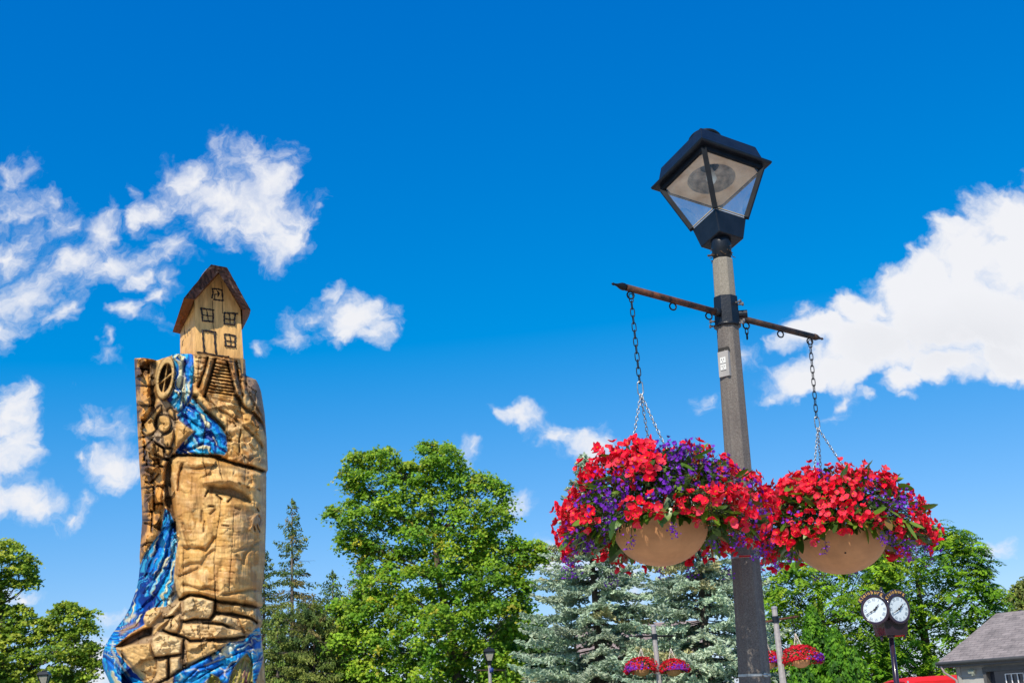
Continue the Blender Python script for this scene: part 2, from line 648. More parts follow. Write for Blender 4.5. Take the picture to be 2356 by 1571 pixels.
def deciduous(name, poly, Y, depth, trunk_px, label, cat, rmin, rmax, cols, w, leaf, per_tuft, tuft_r, tufts_k, group=None,
              pinnate=False, limbs=True, layers=2, droop=0.25, bark=None, holes=(), trunk_r=0.35, star=False, flat=0.45):
    mp = mpp(Y)
    tp = np.array([at(px, py, Y) for px, py in trunk_px])
    base = Vector((float(tp[-1][0]), Y, 0))
    root = empty(name, base, label, cat, group)
    blobs = []
    nl_ = layers
    for l in range(layers):
        for (x, y, r) in sample_poly(poly, 5000, rmin, rmax):
            if any((x - hx) ** 2 + (y - hy) ** 2 < (hr + r * .5) ** 2 for hx, hy, hr in holes): continue
            f = (l + rng.uniform(0.0, 1.0)) / layers    # 0 near .. 1 far
            sd = float(poly_sd(np.array([x]), np.array([y]), poly)[0])
            half = min(depth, sd * mp * 1.1 + 0.4)
            blobs.append((x, y, r, Y - half + 2 * half * f))
    C = []; N = []; TC = []; tw = MB(); A = []
    tid = 0; tcol = []
    for (x, y, r, yy) in blobs:
        c = np.array(at(x, y, yy)); R = r * mp
        nt_ = max(4, int(tufts_k * (R / tuft_r) ** 1.6))
        dirs = rand_unit(nt_); dirs[:, 2] = dirs[:, 2] * .85 + .12
        rad = R * np.where(rng.random((nt_, 1)) < .16, rng.uniform(1.0, 1.45, (nt_, 1)), rng.uniform(.4, 1.0, (nt_, 1)))
        tc_ = c + dirs * rad * np.array([1, 1, .78])
        bt = rng.random()
        for q, dd in zip(tc_, dirs):
            k = int(per_tuft * rng.uniform(.6, 1.3))
            tr = tuft_r * rng.uniform(.6, 1.35)
            if pinnate:
                # a spray of compound leaves, leaflets in two ranks along drooping stalks
                ns = max(2, k // 12)
                for s_ in range(ns):
                    a = rng.uniform(0, 2 * math.pi)
                    o = np.array([math.cos(a), math.sin(a), rng.uniform(-.3, .35)]) * .8 + dd * .5
                    o /= np.linalg.norm(o)
                    L = tr * rng.uniform(1.0, 1.7)
                    t = np.linspace(.15, 1, 7)
                    side = np.cross(o, [0, 0, 1]); side /= np.linalg.norm(side) + 1e-6
                    base_ = q + rng.normal(0, tr * .35, 3)
                    for sg in (-1, 1):
                        pts = base_ + np.outer(t * L, o) + np.outer(-(t ** 2) * L * .55, [0, 0, 1]) + side * sg * leaf * .9
                        C.append(pts)
                        nn = np.tile(np.array([0, -.35, 1.0]) + side * sg * .25 + o * .5, (7, 1)) + rng.normal(0, .22, (7, 3))
                        N.append(nn); A.append(np.tile(side * sg + o * .5 + np.array([0, 0, -.4]), (7, 1)))
                        TC.append(np.full(7, tid))
            else:
                p = rng.normal(0, .55, (k, 3)) * rng.uniform(.7, 1.4, (1, 3)); p[:, 2] *= flat
                rr = np.hypot(p[:, 0], p[:, 1])
                p[:, 2] -= rr ** 2 * droop
                C.append(q + p * tr)
                nn = np.tile([-.12, -.62, .85], (k, 1)) + rng.normal(0, .5, (k, 3)) + dd * .3
                N.append(nn); TC.append(np.full(k, tid))
            tid += 1; tcol.append(bt)
        if limbs and rng.random() < .35:
            # limb from the trunk line up to this clump, twigs to some tufts
            tpts = [Vector(p) for p in tp]
            ci = Vector(c)
            bestp = min(tpts, key=lambda p: (p - ci).length + (4 if p.z > ci.z - 0.3 * (p.xy - ci.xy).length else 0))
            mid = bestp.lerp(ci, .5) + Vector((rng.normal(0, .15), rng.normal(0, .15), -.08 * (ci - bestp).length))
            L_ = (ci - bestp).length
            r0 = trunk_r * .07 + .008 * L_
            tw.tube([bestp, mid, ci], [r0, r0 * .6, r0 * .3], 5, caps=False)
            for q in tc_[::3]:
                tw.tube([ci, Vector(q)], [r0 * .28, r0 * .08], 4, caps=False)
    C = np.concatenate(C); N = np.concatenate(N); TC = np.concatenate(TC)
    tcol = np.array(tcol)
    # colour by tuft: some tufts are fresher / yellower
    tc_cols = palette(tid, cols, w, 0.15)
    col = tc_cols[TC] * (1 + rng.normal(0, .16, (len(C), 1)))
    S = leaf * rng.uniform(.65, 1.25, len(C))
    leaves(C, N, S, np.clip(col, .003, 1), 1.0 if not pinnate else .55, 'crown', M_LEAF, root, axis=(np.concatenate(A) + rng.normal(0, .15, (len(C), 3))) if pinnate else None, star=star)
    # trunk
    trk = MB()
    n = len(tp)
    rads = [max(.04, trunk_r * (0.25 + .75 * (i / (n - 1)))) for i in range(n)]
    trk.tube([Vector(p) for p in tp] + [Vector((base.x, base.y, -.1))], rads + [trunk_r * 1.25], 9)
    trk.build('trunk', bark or M_BARK, root)
    if tw.v:
        tw.build('limbs', bark or M_BARK, root)
    return root, len(C)


def spruce(name, top_px, Y, base_w, label, group, cols, w, shoot=.14, density=1.0, droop=.18, top_gap=0.0, crown_low=0.4, sparse=0.0,
           whorl=.42, aspect=.32, upturn=.25, shape=0.85, hang=0.3, dy=0.0, cat='spruce tree', dead=0.0, seed=0, r_tr=.22, mat=None, curtain=False):
    """conifer: whorled boughs carrying short leafy shoots; top_px = (px,py) of the tip"""
    top = at(top_px[0], top_px[1], Y)
    Hh = top.z
    base = Vector((top.x, Y + dy, 0))
    root = empty(name, base, label, cat, group)
    tr = MB()
    tr.tube([Vector((base.x, base.y, -.1)), Vector((base.x + .03, base.y, Hh * .5)), Vector((base.x, base.y, Hh * .97))], [r_tr, r_tr * .6, .02], 8)
    tr.build('trunk', M_BARK2, root)
    C = []; A = []; N = []; bm_ = MB(); BC = []
    z = Hh - .25; bi = 0
    while z > crown_low:
        f = (Hh - z) / Hh
        Lmax = base_w * (f ** shape)
        nb = 4 + int(3 * min(1, f * 2.5)) + (1 if density > 1 else 0)
        a0 = rng.uniform(0, 6.28)
        for k in range(nb):
            if rng.random() < sparse: continue
            a = a0 + 6.283 * k / nb + rng.normal(0, .22)
            L = max(.18, Lmax * rng.uniform(.72, 1.12))
            d = np.array([math.cos(a), math.sin(a), 0.0])
            rise = .35 * (1 - min(1, f * 3)) - droop * min(1, f * 3)
            st = np.array([base.x, base.y, z + rng.normal(0, .08)])
            nseg = max(3, int(L / .35))
            t = np.linspace(0, 1, nseg + 1)
            path = st + np.outer(t * L, d) + np.outer(rise * t * L + upturn * L * .35 * t ** 3, [0, 0, 1])
            bm_.tube([Vector(p) for p in path], [max(.006, .012 * L * (1 - .85 * q)) for q in t], 4, caps=False)
            is_dead = rng.random() < dead
            side = np.array([-d[1], d[0], 0])
            # secondary twigs
            ntw = int(L / (.16 / density)) + 2
            for q in np.linspace(.12 if f < .4 else .22, 1.0, ntw):
                p0 = st + d * q * L + np.array([0, 0, rise * q * L + upturn * L * .35 * q ** 3])
                for sg in (-1, 1):
                    tl = max(.12, (.42 * L * (1 - q) + .16) * rng.uniform(.5, 1.1))
                    tl = min(tl, 1.4)
                    dirt = d * .75 + side * sg * .8 + np.array([0, 0, -hang * rng.uniform(.2, 1.2)])
                    dirt /= np.linalg.norm(dirt)
                    ns = max(2, int(tl / (shoot * .55)))
                    tt = (np.arange(ns) + .5) / ns
                    pts = p0 + np.outer(tt * tl, dirt) + rng.normal(0, shoot * .16, (ns, 3))
                    if is_dead:
                        if rng.random() < .5:
                            bm_.tube([Vector(p0), Vector(pts[-1])], [.008, .003], 3, caps=False)
                        continue
                    if curtain: pts[:, 2] -= rng.uniform(0, .25, ns)
                    C.append(pts)
                    ax = np.tile(dirt, (ns, 1)) * .8 + rng.normal(0, .45, (ns, 3)) + np.array([0, 0, .25 * (upturn > 0) - .5 * curtain])
                    A.append(ax)
                    BC.append(np.full(ns, bi))
            bi += 1
        z -= whorl * rng.uniform(.7, 1.25) * (.55 + .9 * min(1, f * 2))
    # leader
    k = 14
    C.append(np.stack([base.x + rng.normal(0, .03, k), base.y + rng.normal(0, .03, k), Hh - rng.uniform(0, .45, k)], 1))
    A.append(np.tile([0, 0, 1.0], (k, 1)) + rng.normal(0, .5, (k, 3))); BC.append(np.full(k, 0))
    C = np.concatenate(C); A = np.concatenate(A); BC = np.concatenate(BC)
    A /= np.linalg.norm(A, axis=1, keepdims=True)
    n = len(C)
    cb = palette(bi + 1, cols, w, .13)
    col = np.clip(cb[BC] * (1 + rng.normal(0, .15, (n, 1))), .003, 1)
    S = shoot * rng.uniform(.6, 1.2, n)
    # each shoot: two crossed blades
    N1 = np.cross(A, rand_unit(n)); N1 /= np.linalg.norm(N1, axis=1, keepdims=True) + 1e-9
    N2 = np.cross(A, N1)
    leaves(np.concatenate([C, C]), np.concatenate([N1, N2]), np.concatenate([S, S]) * .62, np.concatenate([col, col]), aspect * 1.7, 'crown', mat or M_NEEDLE, root, axis=np.concatenate([A, A]))
    bm_.build('boughs', M_BARK2, root)
    return root, n


def Zt(s, ox, oy, pts):
    return [(ox + x / s, oy + y / s) for x, y in pts]


GREEN = [(0.19, 0.36, 0.024), (0.27, 0.43, 0.028), (0.38, 0.50, 0.035), (0.55, 0.50, 0.045), (0.11, 0.24, 0.02)]
# big maple in the middle
maple_poly = Zt(2.653, 600, 980, [(950, 60), (1000, 75), (1080, 100), (1160, 90), (1250, 190), (1240, 290), (1290, 280), (1370, 280), (1500, 330), (1520, 430),
    (1545, 520), (1540, 600), (1450, 640), (1400, 690), (1470, 700), (1560, 650), (1620, 700), (1700, 680), (1745, 740), (1740, 800), (1660, 870), (1580, 920), (1680, 930), (1650, 1000), (1660, 1100),
    (1640, 1200), (1590, 1260), (1500, 1280), (1590, 1350), (1560, 1420), (1640, 1500), (1640, 1760), (420, 1760), (440, 1568), (500, 1420), (400, 1330), (380, 1250), (480, 1230), (430, 1060), (560, 1040), (620, 900), (560, 820), (620, 770), (540, 780), (520, 740),
    (460, 720), (490, 640), (480, 560), (390, 535), (430, 480), (560, 430), (600, 380), (530, 370), (480, 310), (510, 240), (500, 190), (560, 135), (640, 150), (720, 110), (800, 130), (860, 190), (850, 240),
    (900, 210), (980, 230), (970, 140)])
deciduous('maple_tree', maple_poly, 76, 5.0, [(985, 1120), (1000, 1230), (1010, 1330), (1030, 1420), (1050, 1520), (1062, 1690)],
          'tall broad maple with yellowing leaves, the largest tree, behind the small lantern post', 'maple tree',
          7, 30, GREEN, [.32, .30, .20, .03, .15], .15, 32, .52, 5.6, trunk_r=.38, droop=.5, flat=.38, holes=[(1017, 1195, 9), (1140, 1440, 10)], star=True)
# maple at the left edge of the frame
left_poly = Zt(4.009, 0, 1180, [(-500, 300), (0, 250), (80, 225), (210, 265), (190, 340), (370, 375), (290, 440), (330, 480), (300, 540), (410, 620), (260, 690), (60, 650), (20, 700), (90, 780), (0, 800), (30, 860), (150, 820),
    (330, 900), (250, 1000), (200, 1090), (250, 1120), (340, 1090), (340, 940), (480, 960), (490, 880), (570, 800), (700, 800), (780, 880), (910, 880), (820, 990), (930, 1080), (800, 1110), (690, 1120), (820, 1155), (950, 1240), (780, 1310),
    (930, 1330), (870, 1500), (780, 1568), (760, 1750), (600, 1850), (0, 1850), (-700, 1800), (-800, 700)])
deciduous('maple_tree', left_poly, 78, 4.5, [(-15, 1260), (3, 1390), (8, 1480), (12, 1560), (20, 1700)],
          'olive green maple cut by the left edge, its boughs reaching right toward the carving', 'maple tree',
          6, 24, [(0.24, 0.36, 0.03), (0.36, 0.45, 0.045), (0.50, 0.53, 0.06), (0.13, 0.23, 0.025)], [.35, .32, .13, .2], .15, 26, .46, 6.0, layers=2, trunk_r=.3, star=True, flat=.3)
# walnut trees at the right
wal = [(0.15, 0.31, 0.015), (0.25, 0.43, 0.02), (0.37, 0.52, 0.03), (0.05, 0.14, 0.015)]
wl = Zt(3.818, 1740, 1180, [(90, 560), (180, 500), (90, 430), (350, 440), (500, 420), (900, 380), (1200, 300), (1240, 520), (1180, 700), (1240, 900), (1200, 1568), (1200, 1750), (100, 1750), (80, 1568), (60, 1250), (110, 1000), (90, 800), (130, 700)])
wr = Zt(3.818, 1740, 1180, [(1500, 120), (1580, 60), (1600, 150), (1700, 160), (1760, 140), (1850, 130), (1860, 200), (1830, 260), (1960, 240), (1980, 330), (1930, 400), (2040, 480), (2020, 560), (2110, 620), (2190, 720), (2130, 860),
    (2300, 950), (2300, 1750), (1080, 1750), (1100, 1300), (1060, 1000), (1130, 700), (1080, 500), (1200, 200), (1400, 100)])
deciduous('walnut_tree', wr, 62, 4.5, [(2110, 1330), (2125, 1450), (2140, 1560), (2150, 1690)],
          'broad walnut with drooping feathery leaves, tallest tree at right, behind clock and shed', 'walnut tree',
          9, 30, wal, [.32, .3, .16, .22], .15, 44, .55, 4.2, pinnate=True, trunk_r=.4)
deciduous('walnut_tree', wl, 58, 4.0, [(1880, 1330), (1892, 1440), (1900, 1550), (1910, 1690)],
          'bright green walnut with feathery leaves under the right flower basket, left of the clock', 'walnut tree',
          9, 30, wal, [.25, .4, .25, .1], .14, 44, .55, 4.2, pinnate=True, trunk_r=.35)
fr = [(2356 - 12, 1330), (2356 + 60, 1300), (2356 + 160, 1340), (2356 + 200, 1500), (2356 + 160, 1640), (2300, 1640), (2290, 1480), (2310, 1430), (2330, 1400), (2320, 1370)]
deciduous('maple_tree', fr, 85, 3.5, [(2400, 1400), (2410, 1560), (2420, 1680)], 'brownish green tree cut by the right edge above the shed roof', 'tree',
          8, 24, [(0.24, 0.27, 0.06), (0.34, 0.33, 0.09), (0.15, 0.19, 0.04)], [.4, .3, .3], .16, 26, .5, 6.0, trunk_r=.3)
# dark trees behind
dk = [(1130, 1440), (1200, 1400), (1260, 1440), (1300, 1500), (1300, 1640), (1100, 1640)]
deciduous('maple_tree', dk, 92, 4, [(1190, 1500), (1192, 1570), (1195, 1680)], 'dark green tree low between the big maple and the blue spruces', 'tree',
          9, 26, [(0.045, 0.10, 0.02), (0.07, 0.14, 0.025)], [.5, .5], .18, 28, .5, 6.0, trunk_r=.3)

BLUE = [(0.48, 0.58, 0.42), (0.60, 0.68, 0.50), (0.34, 0.46, 0.32), (0.56, 0.53, 0.28)]
spruce('blue_spruce', (1343, 1040), 50, 6.0, 'pale blue spruce with bare inner boughs under the left flower basket', None,
       BLUE, [.4, .3, .2, .1], shoot=.19, density=1.4, sparse=.05, whorl=.30, upturn=.45, hang=.45, aspect=.36, cat='blue spruce', shape=1.0)
spruce('blue_spruce', (1585, 1085), 47, 5.0, 'dense pale blue spruce standing just left of the big concrete pole', None,
       BLUE, [.4, .3, .25, .05], shoot=.19, density=1.3, sparse=.02, whorl=.30, upturn=.5, hang=.5, aspect=.36, cat='blue spruce', shape=.72)
OL = [(0.19, 0.26, 0.055), (0.28, 0.32, 0.07), (0.12, 0.2, 0.06), (0.33, 0.27, 0.1)]
spruce('spruce_tree', (672, 1146), 80, 4.0, 'tall thin open spruce beside the right edge of the wooden carving', None, OL, [.35, .3, .2, .15], shoot=.20, density=.95, sparse=.18,
       whorl=.55, droop=.25, hang=.9, curtain=True, shape=.75, dead=.12)
spruce('spruce_tree', (608, 1262), 84, 4.4, 'dark spruce half hidden behind the wooden carving', None, OL, [.3, .3, .3, .1], shoot=.2, density=.9, sparse=.08,
       whorl=.5, hang=.9, curtain=True, shape=.75, dead=.05)
spruce('spruce_tree', (765, 1312), 82, 4.2, 'short green spruce between the thin spruce and the big maple', None, [(0.14, 0.26, 0.08), (0.2, 0.31, 0.09)], [.5, .5], shoot=.2, density=.9, sparse=.06,
       whorl=.5, hang=.7, curtain=True, shape=.8)
spruce('spruce_tree', (834, 1225), 88, 4.0, 'brownish spruce with a bare tip poking out at the left side of the big maple', None, [(0.28, 0.25, 0.09), (0.24, 0.28, 0.09)], [.5, .5], shoot=.2, density=.7, sparse=.2,
       whorl=.55, hang=.8, curtain=True, shape=.8)
spruce('spruce_tree', (722, 1375), 76, 5.0, 'low mossy green spruce at the foot of the thin spruce', None, OL, [.35, .35, .2, .1], shoot=.19, density=1.5, sparse=.02,
       whorl=.33, hang=.9, curtain=True, shape=.55, dead=.06)
spruce('spruce_tree', (640, 1400), 75, 2.6, 'low yellow green spruce touching the right edge of the wooden carving', None, [(0.22, 0.32, 0.06), (0.32, 0.38, 0.08), (0.13, 0.2, 0.05)], [.4, .3, .3], shoot=.19, density=1.2, sparse=.02,
       whorl=.4, hang=.9, curtain=True, shape=.6, dead=.1)


def arborvitae(px, py, Y, wpx, label):
    top = at(px, py, Y); Hh = top.z; R = wpx * mpp(Y)
    base = Vector((top.x, Y, 0))
    root = empty('cedar_tree', base, label, 'cedar tree', 'columnar cedars under the right basket')
    n = int(15000 * (R / .9) * Hh / 3.5)
    nc = n // 24; n = nc * 24
    zf = np.repeat(1 - rng.random(nc) ** .9, 24); ang = np.repeat(rng.uniform(0, 2 * math.pi, nc), 24)
    ccol = rng.choice(3, nc, p=[.45, .3, .25]); rad_ = np.repeat(rng.uniform(.55, 1.12, nc) ** .8, 24)
    lump = 1 + .30 * np.sin(ang * 5 + zf * 9 + px) * np.sin(zf * 23 + ang * 2) + .1 * np.sin(ang * 11 + zf * 40)
    prof = (1 - zf ** 1.9) ** .75 * .95 + .03
    rr = R * prof * lump * rad_
    C = np.stack([base.x + rr * np.cos(ang), Y + rr * np.sin(ang), zf * Hh], 1) + rng.normal(0, 1, (n, 3)) * [.05, .05, .075]
    out = np.stack([np.cos(ang), np.sin(ang), np.full(n, .9)], 1)
    A = np.array([0, 0, 1.]) + rng.normal(0, .4, (n, 3))
    Nn = out * [1, 1, .5] + rng.normal(0, .45, (n, 3)) + np.array([-.1, -.3, .2])
    col = np.clip(np.repeat(np.array([(0.10, 0.27, 0.015), (0.19, 0.40, 0.02), (0.045, 0.14, 0.012)])[ccol], 24, axis=0) * (1 + rng.normal(0, .15, (n, 1))), .003, 1)
    leaves(C, Nn, .07 * rng.uniform(.7, 1.3, n), col, .8, 'crown', M_LEAF, root, axis=A)
    t = MB(); t.tube([Vector((base.x, Y, -.1)), Vector((base.x, Y, Hh * .85))], [.12, .03], 7); t.build('trunk', M_BARK2, root)


arborvitae(1866, 1400, 43, 50, 'tallest columnar cedar, above and right of the distant hanging basket')
arborvitae(1918, 1452, 42, 52, 'middle columnar cedar, right of the distant hanging basket')
arborvitae(1838, 1515, 41, 46, 'lowest rounded cedar, right under the distant hanging basket')
arborvitae(1962, 1500, 42.5, 44, 'right hand cedar of the clump, toward the clock post')

# ------------------------------------------------------------------ buildings
M_SID = material('grey_siding', (0.36, 0.35, 0.32), 0.7, var=0.1, nscale=2)
M_TRIM = material('dark_trim', (0.10, 0.095, 0.09), 0.6, var=.1)
M_SHIN = bpy.data.materials.new('shingles'); M_SHIN.use_nodes = True
_q = G(M_SHIN.node_tree); _b = M_SHIN.node_tree.nodes['Principled BSDF']
_tc = _q.n('ShaderNodeTexCoord').outputs['UV']
_br = _q.n('ShaderNodeTexBrick'); _q.put(_br.inputs['Vector'], _tc)
_br.inputs['Scale'].default_value = 1.0; _br.inputs['Brick Width'].default_value = .33; _br.inputs['Row Height'].default_value = .14
_br.inputs['Mortar Size'].default_value = .012; _br.inputs['Color1'].default_value = (.26, .23, .22, 1); _br.inputs['Color2'].default_value = (.15, .135, .13, 1); _br.inputs['Mortar'].default_value = (.06, .055, .055, 1)
_nz = _q.noise(_tc, 2.2, 6, .7)
_cc = _q.mix(.45, _br.outputs[0], _q.ramp(_nz, [(.35, (.13, .12, .12)), (.65, (.36, .33, .32))]))
_cc = _q.mix(1.0, _cc, (1.14, 1.05, 1.0), 'MULTIPLY')
M_SHIN.node_tree.links.new(_cc, _b.inputs['Base Color']); _b.inputs['Roughness'].default_value = .9


def uv_quad_mesh(name, quads, mat, parent, thick=.12):
    """roof slabs: each quad p0,p1 (eave) p2,p3 (ridge) with metric UVs and real thickness"""
    o_ = origin(parent)
    vs = []; fs = []; uvs = []
    for (p0, p1, p2, p3) in quads:
        p = [Vector(x) for x in (p0, p1, p2, p3)]
        ex = (p[1] - p[0]).normalized(); n = ex.cross(p[3] - p[0]).normalized(); ey = n.cross(ex)
        if n.z < 0: n = -n
        b = len(vs)
        vs += [x - o_ for x in p] + [x - o_ - n * thick for x in p]
        fl = [(0, 1, 2, 3), (7, 6, 5, 4), (0, 4, 5, 1), (1, 5, 6, 2), (2, 6, 7, 3), (3, 7, 4, 0)]
        for f in fl:
            fs.append(tuple(b + i for i in f))
            for i in f:
                qv = p[i % 4] - p[0]
                uvs.append((qv.dot(ex), qv.dot(ey)))
    me = bpy.data.meshes.new(name); me.from_pydata([tuple(v) for v in vs], [], fs)
    ul = me.uv_layers.new(name='UVMap')
    for i, uvv in enumerate(uvs): ul.data[i].uv = uvv
    me.update()
    return link_mesh(name, me, mat, parent)


# shed at the lower right.  a = along the eave to the right, n = toward the camera
zE = at(2157, 1523, 37).z
pL = at(2157, 1523, 37.0); pR = at(2356, 1503, 34.8)
pR.z = pL.z
aD = (pR - pL); aD.z = 0; aD.normalize()
nD = Vector((aD.y, -aD.x, 0))
if nD.y > 0: nD = -nD
bD = -nD
zR = 0.0
shed = empty('shed', (pL + aD * 3 + bD * 3).xy.to_3d(), 'low grey clapboard shed with brown shingle hip roof at the lower right corner', 'shed')
run = 2.6
LEN = 9.5; DEP = 2 * run
e0 = pL.copy(); e1 = pL + aD * LEN; e2 = e1 + bD * DEP; e3 = e0 + bD * DEP
rise = Vector((0, 0, zR - zE))
_best = None
for i_ in range(200):          # where the hip meets the ridge
    s_ = i_ * .02; q_ = e0 + aD * s_ + bD * run; c_ = at(2292, 1410, q_.y)
    if _best is None or abs(c_.x - q_.x) < _best[0]: _best = (abs(c_.x - q_.x), s_, c_.z)
SR = _best[1]; rise = Vector((0, 0, _best[2] - zE))
print('SHED', _best, aD, bD)
r0_ = e0 + aD * SR + bD * run + rise; r1_ = e1 - aD * SR + bD * run + rise
uv_quad_mesh('roof', [(e0, e1, r1_, r0_), (e2, e3, r0_, r1_), (e3, e0, r0_, r0_ + aD * .01), (e1, e2, r1_, r1_ - aD * .01)], M_SHIN, shed, .07)


def SL(a, b, z):           # shed local -> world (a along eave, b back from the eave line)
    p = pL + aD * a + bD * b; return Vector((p.x, p.y, z))


ov = .24
fa = MB()
for (p, q) in ((SL(0, 0, 0), SL(LEN, 0, 0)), (SL(0, 0, 0), SL(0, DEP, 0)), (SL(LEN, 0, 0), SL(LEN, DEP, 0))):
    p.z = q.z = zE - .10
    fa.bar(p, q, .04, .14)
fa.build('fascia', M_TRIM, shed)
gt = MB(); gt.tube([SL(-.02, -.06, zE - .05), SL(LEN, -.06, zE - .05)], .055, 8); gt.build('gutter', M_TRIM, shed)
sf = MB(); sf.add([SL(0.02, .02, zE - .17), SL(LEN, .02, zE - .17), SL(LEN, DEP, zE - .17), SL(0.02, DEP, zE - .17)], [(0, 1, 2, 3)]); sf.build('soffit', M_TRIM, shed)
wl_ = MB()
nb = int((zE - .17) / .20)
A0, A1 = .5, LEN - .5
WX0, WX1 = 1.42, 2.60       # window opening in front wall
wz0, wz1 = 1.15, zE - .34
for i in range(nb + 1):
    z0 = i * .20; z1 = min(z0 + .20, zE - .17)
    if z1 - z0 < .02: continue
    segs = [(A0, WX0 - .02), (WX1 + .02, A1)] if (z1 > wz0 and z0 < wz1) else [(A0, A1)]
    for (s0, s1) in segs:
        wl_.add([SL(s0, ov, z0), SL(s1, ov, z0), SL(s1, ov + .035, z1), SL(s0, ov + .035, z1), SL(s0, ov + .1, z0), SL(s1, ov + .1, z0), SL(s1, ov + .1, z1), SL(s0, ov + .1, z1)],
                [(0, 1, 2, 3), (7, 6, 5, 4), (1, 5, 6, 2), (0, 3, 7, 4), (0, 4, 5, 1), (3, 2, 6, 7)])
for s in (A0, A1):
    wl_.add([SL(s, ov + .1, 0), SL(s, DEP - .5, 0), SL(s, DEP - .5, zE - .17), SL(s, ov + .1, zE - .17)], [(0, 1, 2, 3)])
wl_.add([SL(A0, DEP - .5, 0), SL(A1, DEP - .5, 0), SL(A1, DEP - .5, zE - .17), SL(A0, DEP - .5, zE - .17)], [(0, 1, 2, 3)])
wl_.build('wall', M_SID, shed)
cb_ = MB(); cb_.bar(SL(A0, ov - .01, 0), SL(A0, ov - .01, zE - .17), .1, .1); cb_.build('corner_board', M_SID, shed)
wn = MB()
fr_ = .10
for (a, b, c, d_) in ((WX0 - fr_, WX1 + fr_, wz1 - .02, wz1 + fr_), (WX0 - fr_, WX1 + fr_, wz0 - fr_, wz0), (WX0 - fr_, WX0, wz0, wz1), (WX1, WX1 + fr_, wz0, wz1)):
    wn.bar(SL((a + b) / 2, ov - .03, c), SL((a + b) / 2, ov - .03, d_), b - a, .06, up=tuple(nD))
wnd = wn.build('window', M_TRIM, shed)
gl = MB(); gl.add([SL(WX0, ov + .16, wz0), SL(WX1, ov + .16, wz0), SL(WX1, ov + .16, wz1), SL(WX0, ov + .16, wz1)], [(0, 1, 2, 3)])
gl.build('pane', material('dark_glass', (.03, .035, .05), .08, var=.1, spec=.8), wnd)
mu = MB()
mx0, mx1 = WX0 + .50, WX1 - .12
for a in (mx0, (mx0 * 2 + mx1) / 3, (mx0 + 2 * mx1) / 3, mx1):
    mu.bar(SL(a, ov + .12, wz0), SL(a, ov + .12, wz1 - .12), .028, .02, up=tuple(nD))
for z in (wz1 - .12, wz1 - .42, wz1 - .72, wz1 - 1.0):
    if z > wz0: mu.bar(SL(mx0, ov + .117, z), SL(mx1, ov + .117, z), .028, .022)
mu.build('muntins', material('white_paint', (.8, .8, .8), .5, var=.05), wnd)
rv_ = MB()
for a in (WX0, WX1):
    rv_.add([SL(a, ov, wz0), SL(a, ov + .17, wz0), SL(a, ov + .17, wz1), SL(a, ov, wz1)], [(0, 1, 2, 3)])
rv_.add([SL(WX0, ov, wz1), SL(WX1, ov, wz1), SL(WX1, ov + .17, wz1), SL(WX0, ov + .17, wz1)], [(0, 1, 2, 3)])
rv_.build('reveal', M_TRIM, wnd)
lt = MB()
lt.box((-.09, -.12, -.03), (.09, .0, .04), Matrix.Translation(SL(.98, ov - .02, zE - .30)) @ Matrix.Rotation(math.atan2(aD.y, aD.x), 4, 'Z') @ Matrix.Rotation(.5, 4, 'X'))
lt.box((-.05, -.04, -.14), (.05, .03, -.08), Matrix.Translation(SL(.98, ov - .02, zE - .30)))
lt.build('security_light', material('cream_plastic', (.6, .6, .45), .5), shed)
ds = MB(); ds.tube([SL(.12, -.03, zE - .1), SL(.14, .05, zE - .3), SL(.42, ov - .05, zE - .55), SL(.44, ov - .05, 0.1)], .04, 8)
ds.build('downspout', material('pinkish_spout', (.35, .27, .26), .5), shed)

# red canopy
cr = MB()
cY = 38.5
cpt = [at(2086, 1566, cY), at(2100, 1557, cY), at(2134, 1556, cY), at(2192, 1556, cY)]
zc = cpt[1].z; x0 = cpt[0].x; x1 = at(2215, 1556, cY).x
can = empty('canopy_tent', ((x0 + x1) / 2, cY + 1.5, 0), 'bright red fabric canopy beside the left end of the grey shed', 'canopy')
nx = 14; V_ = []; F_ = []
prof_ = [(0, -.35), (0.0, -.12), (.25, 0.0), (.8, .02), (1.5, .03), (2.2, .02), (2.8, 0), (3.0, -.12), (3.0, -.35)]
for i in range(nx + 1):
    f = i / nx
    endd = .12 * max(0, 1 - f * 6)
    for (yy, zz) in prof_:
        V_.append((x0 + (x1 - x0) * f, cY + yy, zc + zz - endd - .02 * math.sin(f * 9) ** 2))
k = len(prof_)
for i in range(nx):
    for j in range(k - 1): F_.append((i * k + j, (i + 1) * k + j, (i + 1) * k + j + 1, i * k + j + 1))
cr.add(V_, F_); cr.add([V_[0], V_[1], V_[2], V_[6], V_[7], V_[8]], [(0, 1, 2, 3, 4, 5)]); cr.build('cover', material('red_fabric', (.72, .012, .015), .75, var=.08, nscale=2), can)
_gm = material('grey_metal', (.5, .5, .5), .4, metal=.6)
for xx in (x0 + .05, x1 - .05):
    for yy in (cY + .05, cY + 2.95):
        pp = MB(); pp.tube([(xx, yy, 0), (xx, yy, zc - .1)], .03, 6); pp.build('pole', _gm, can)

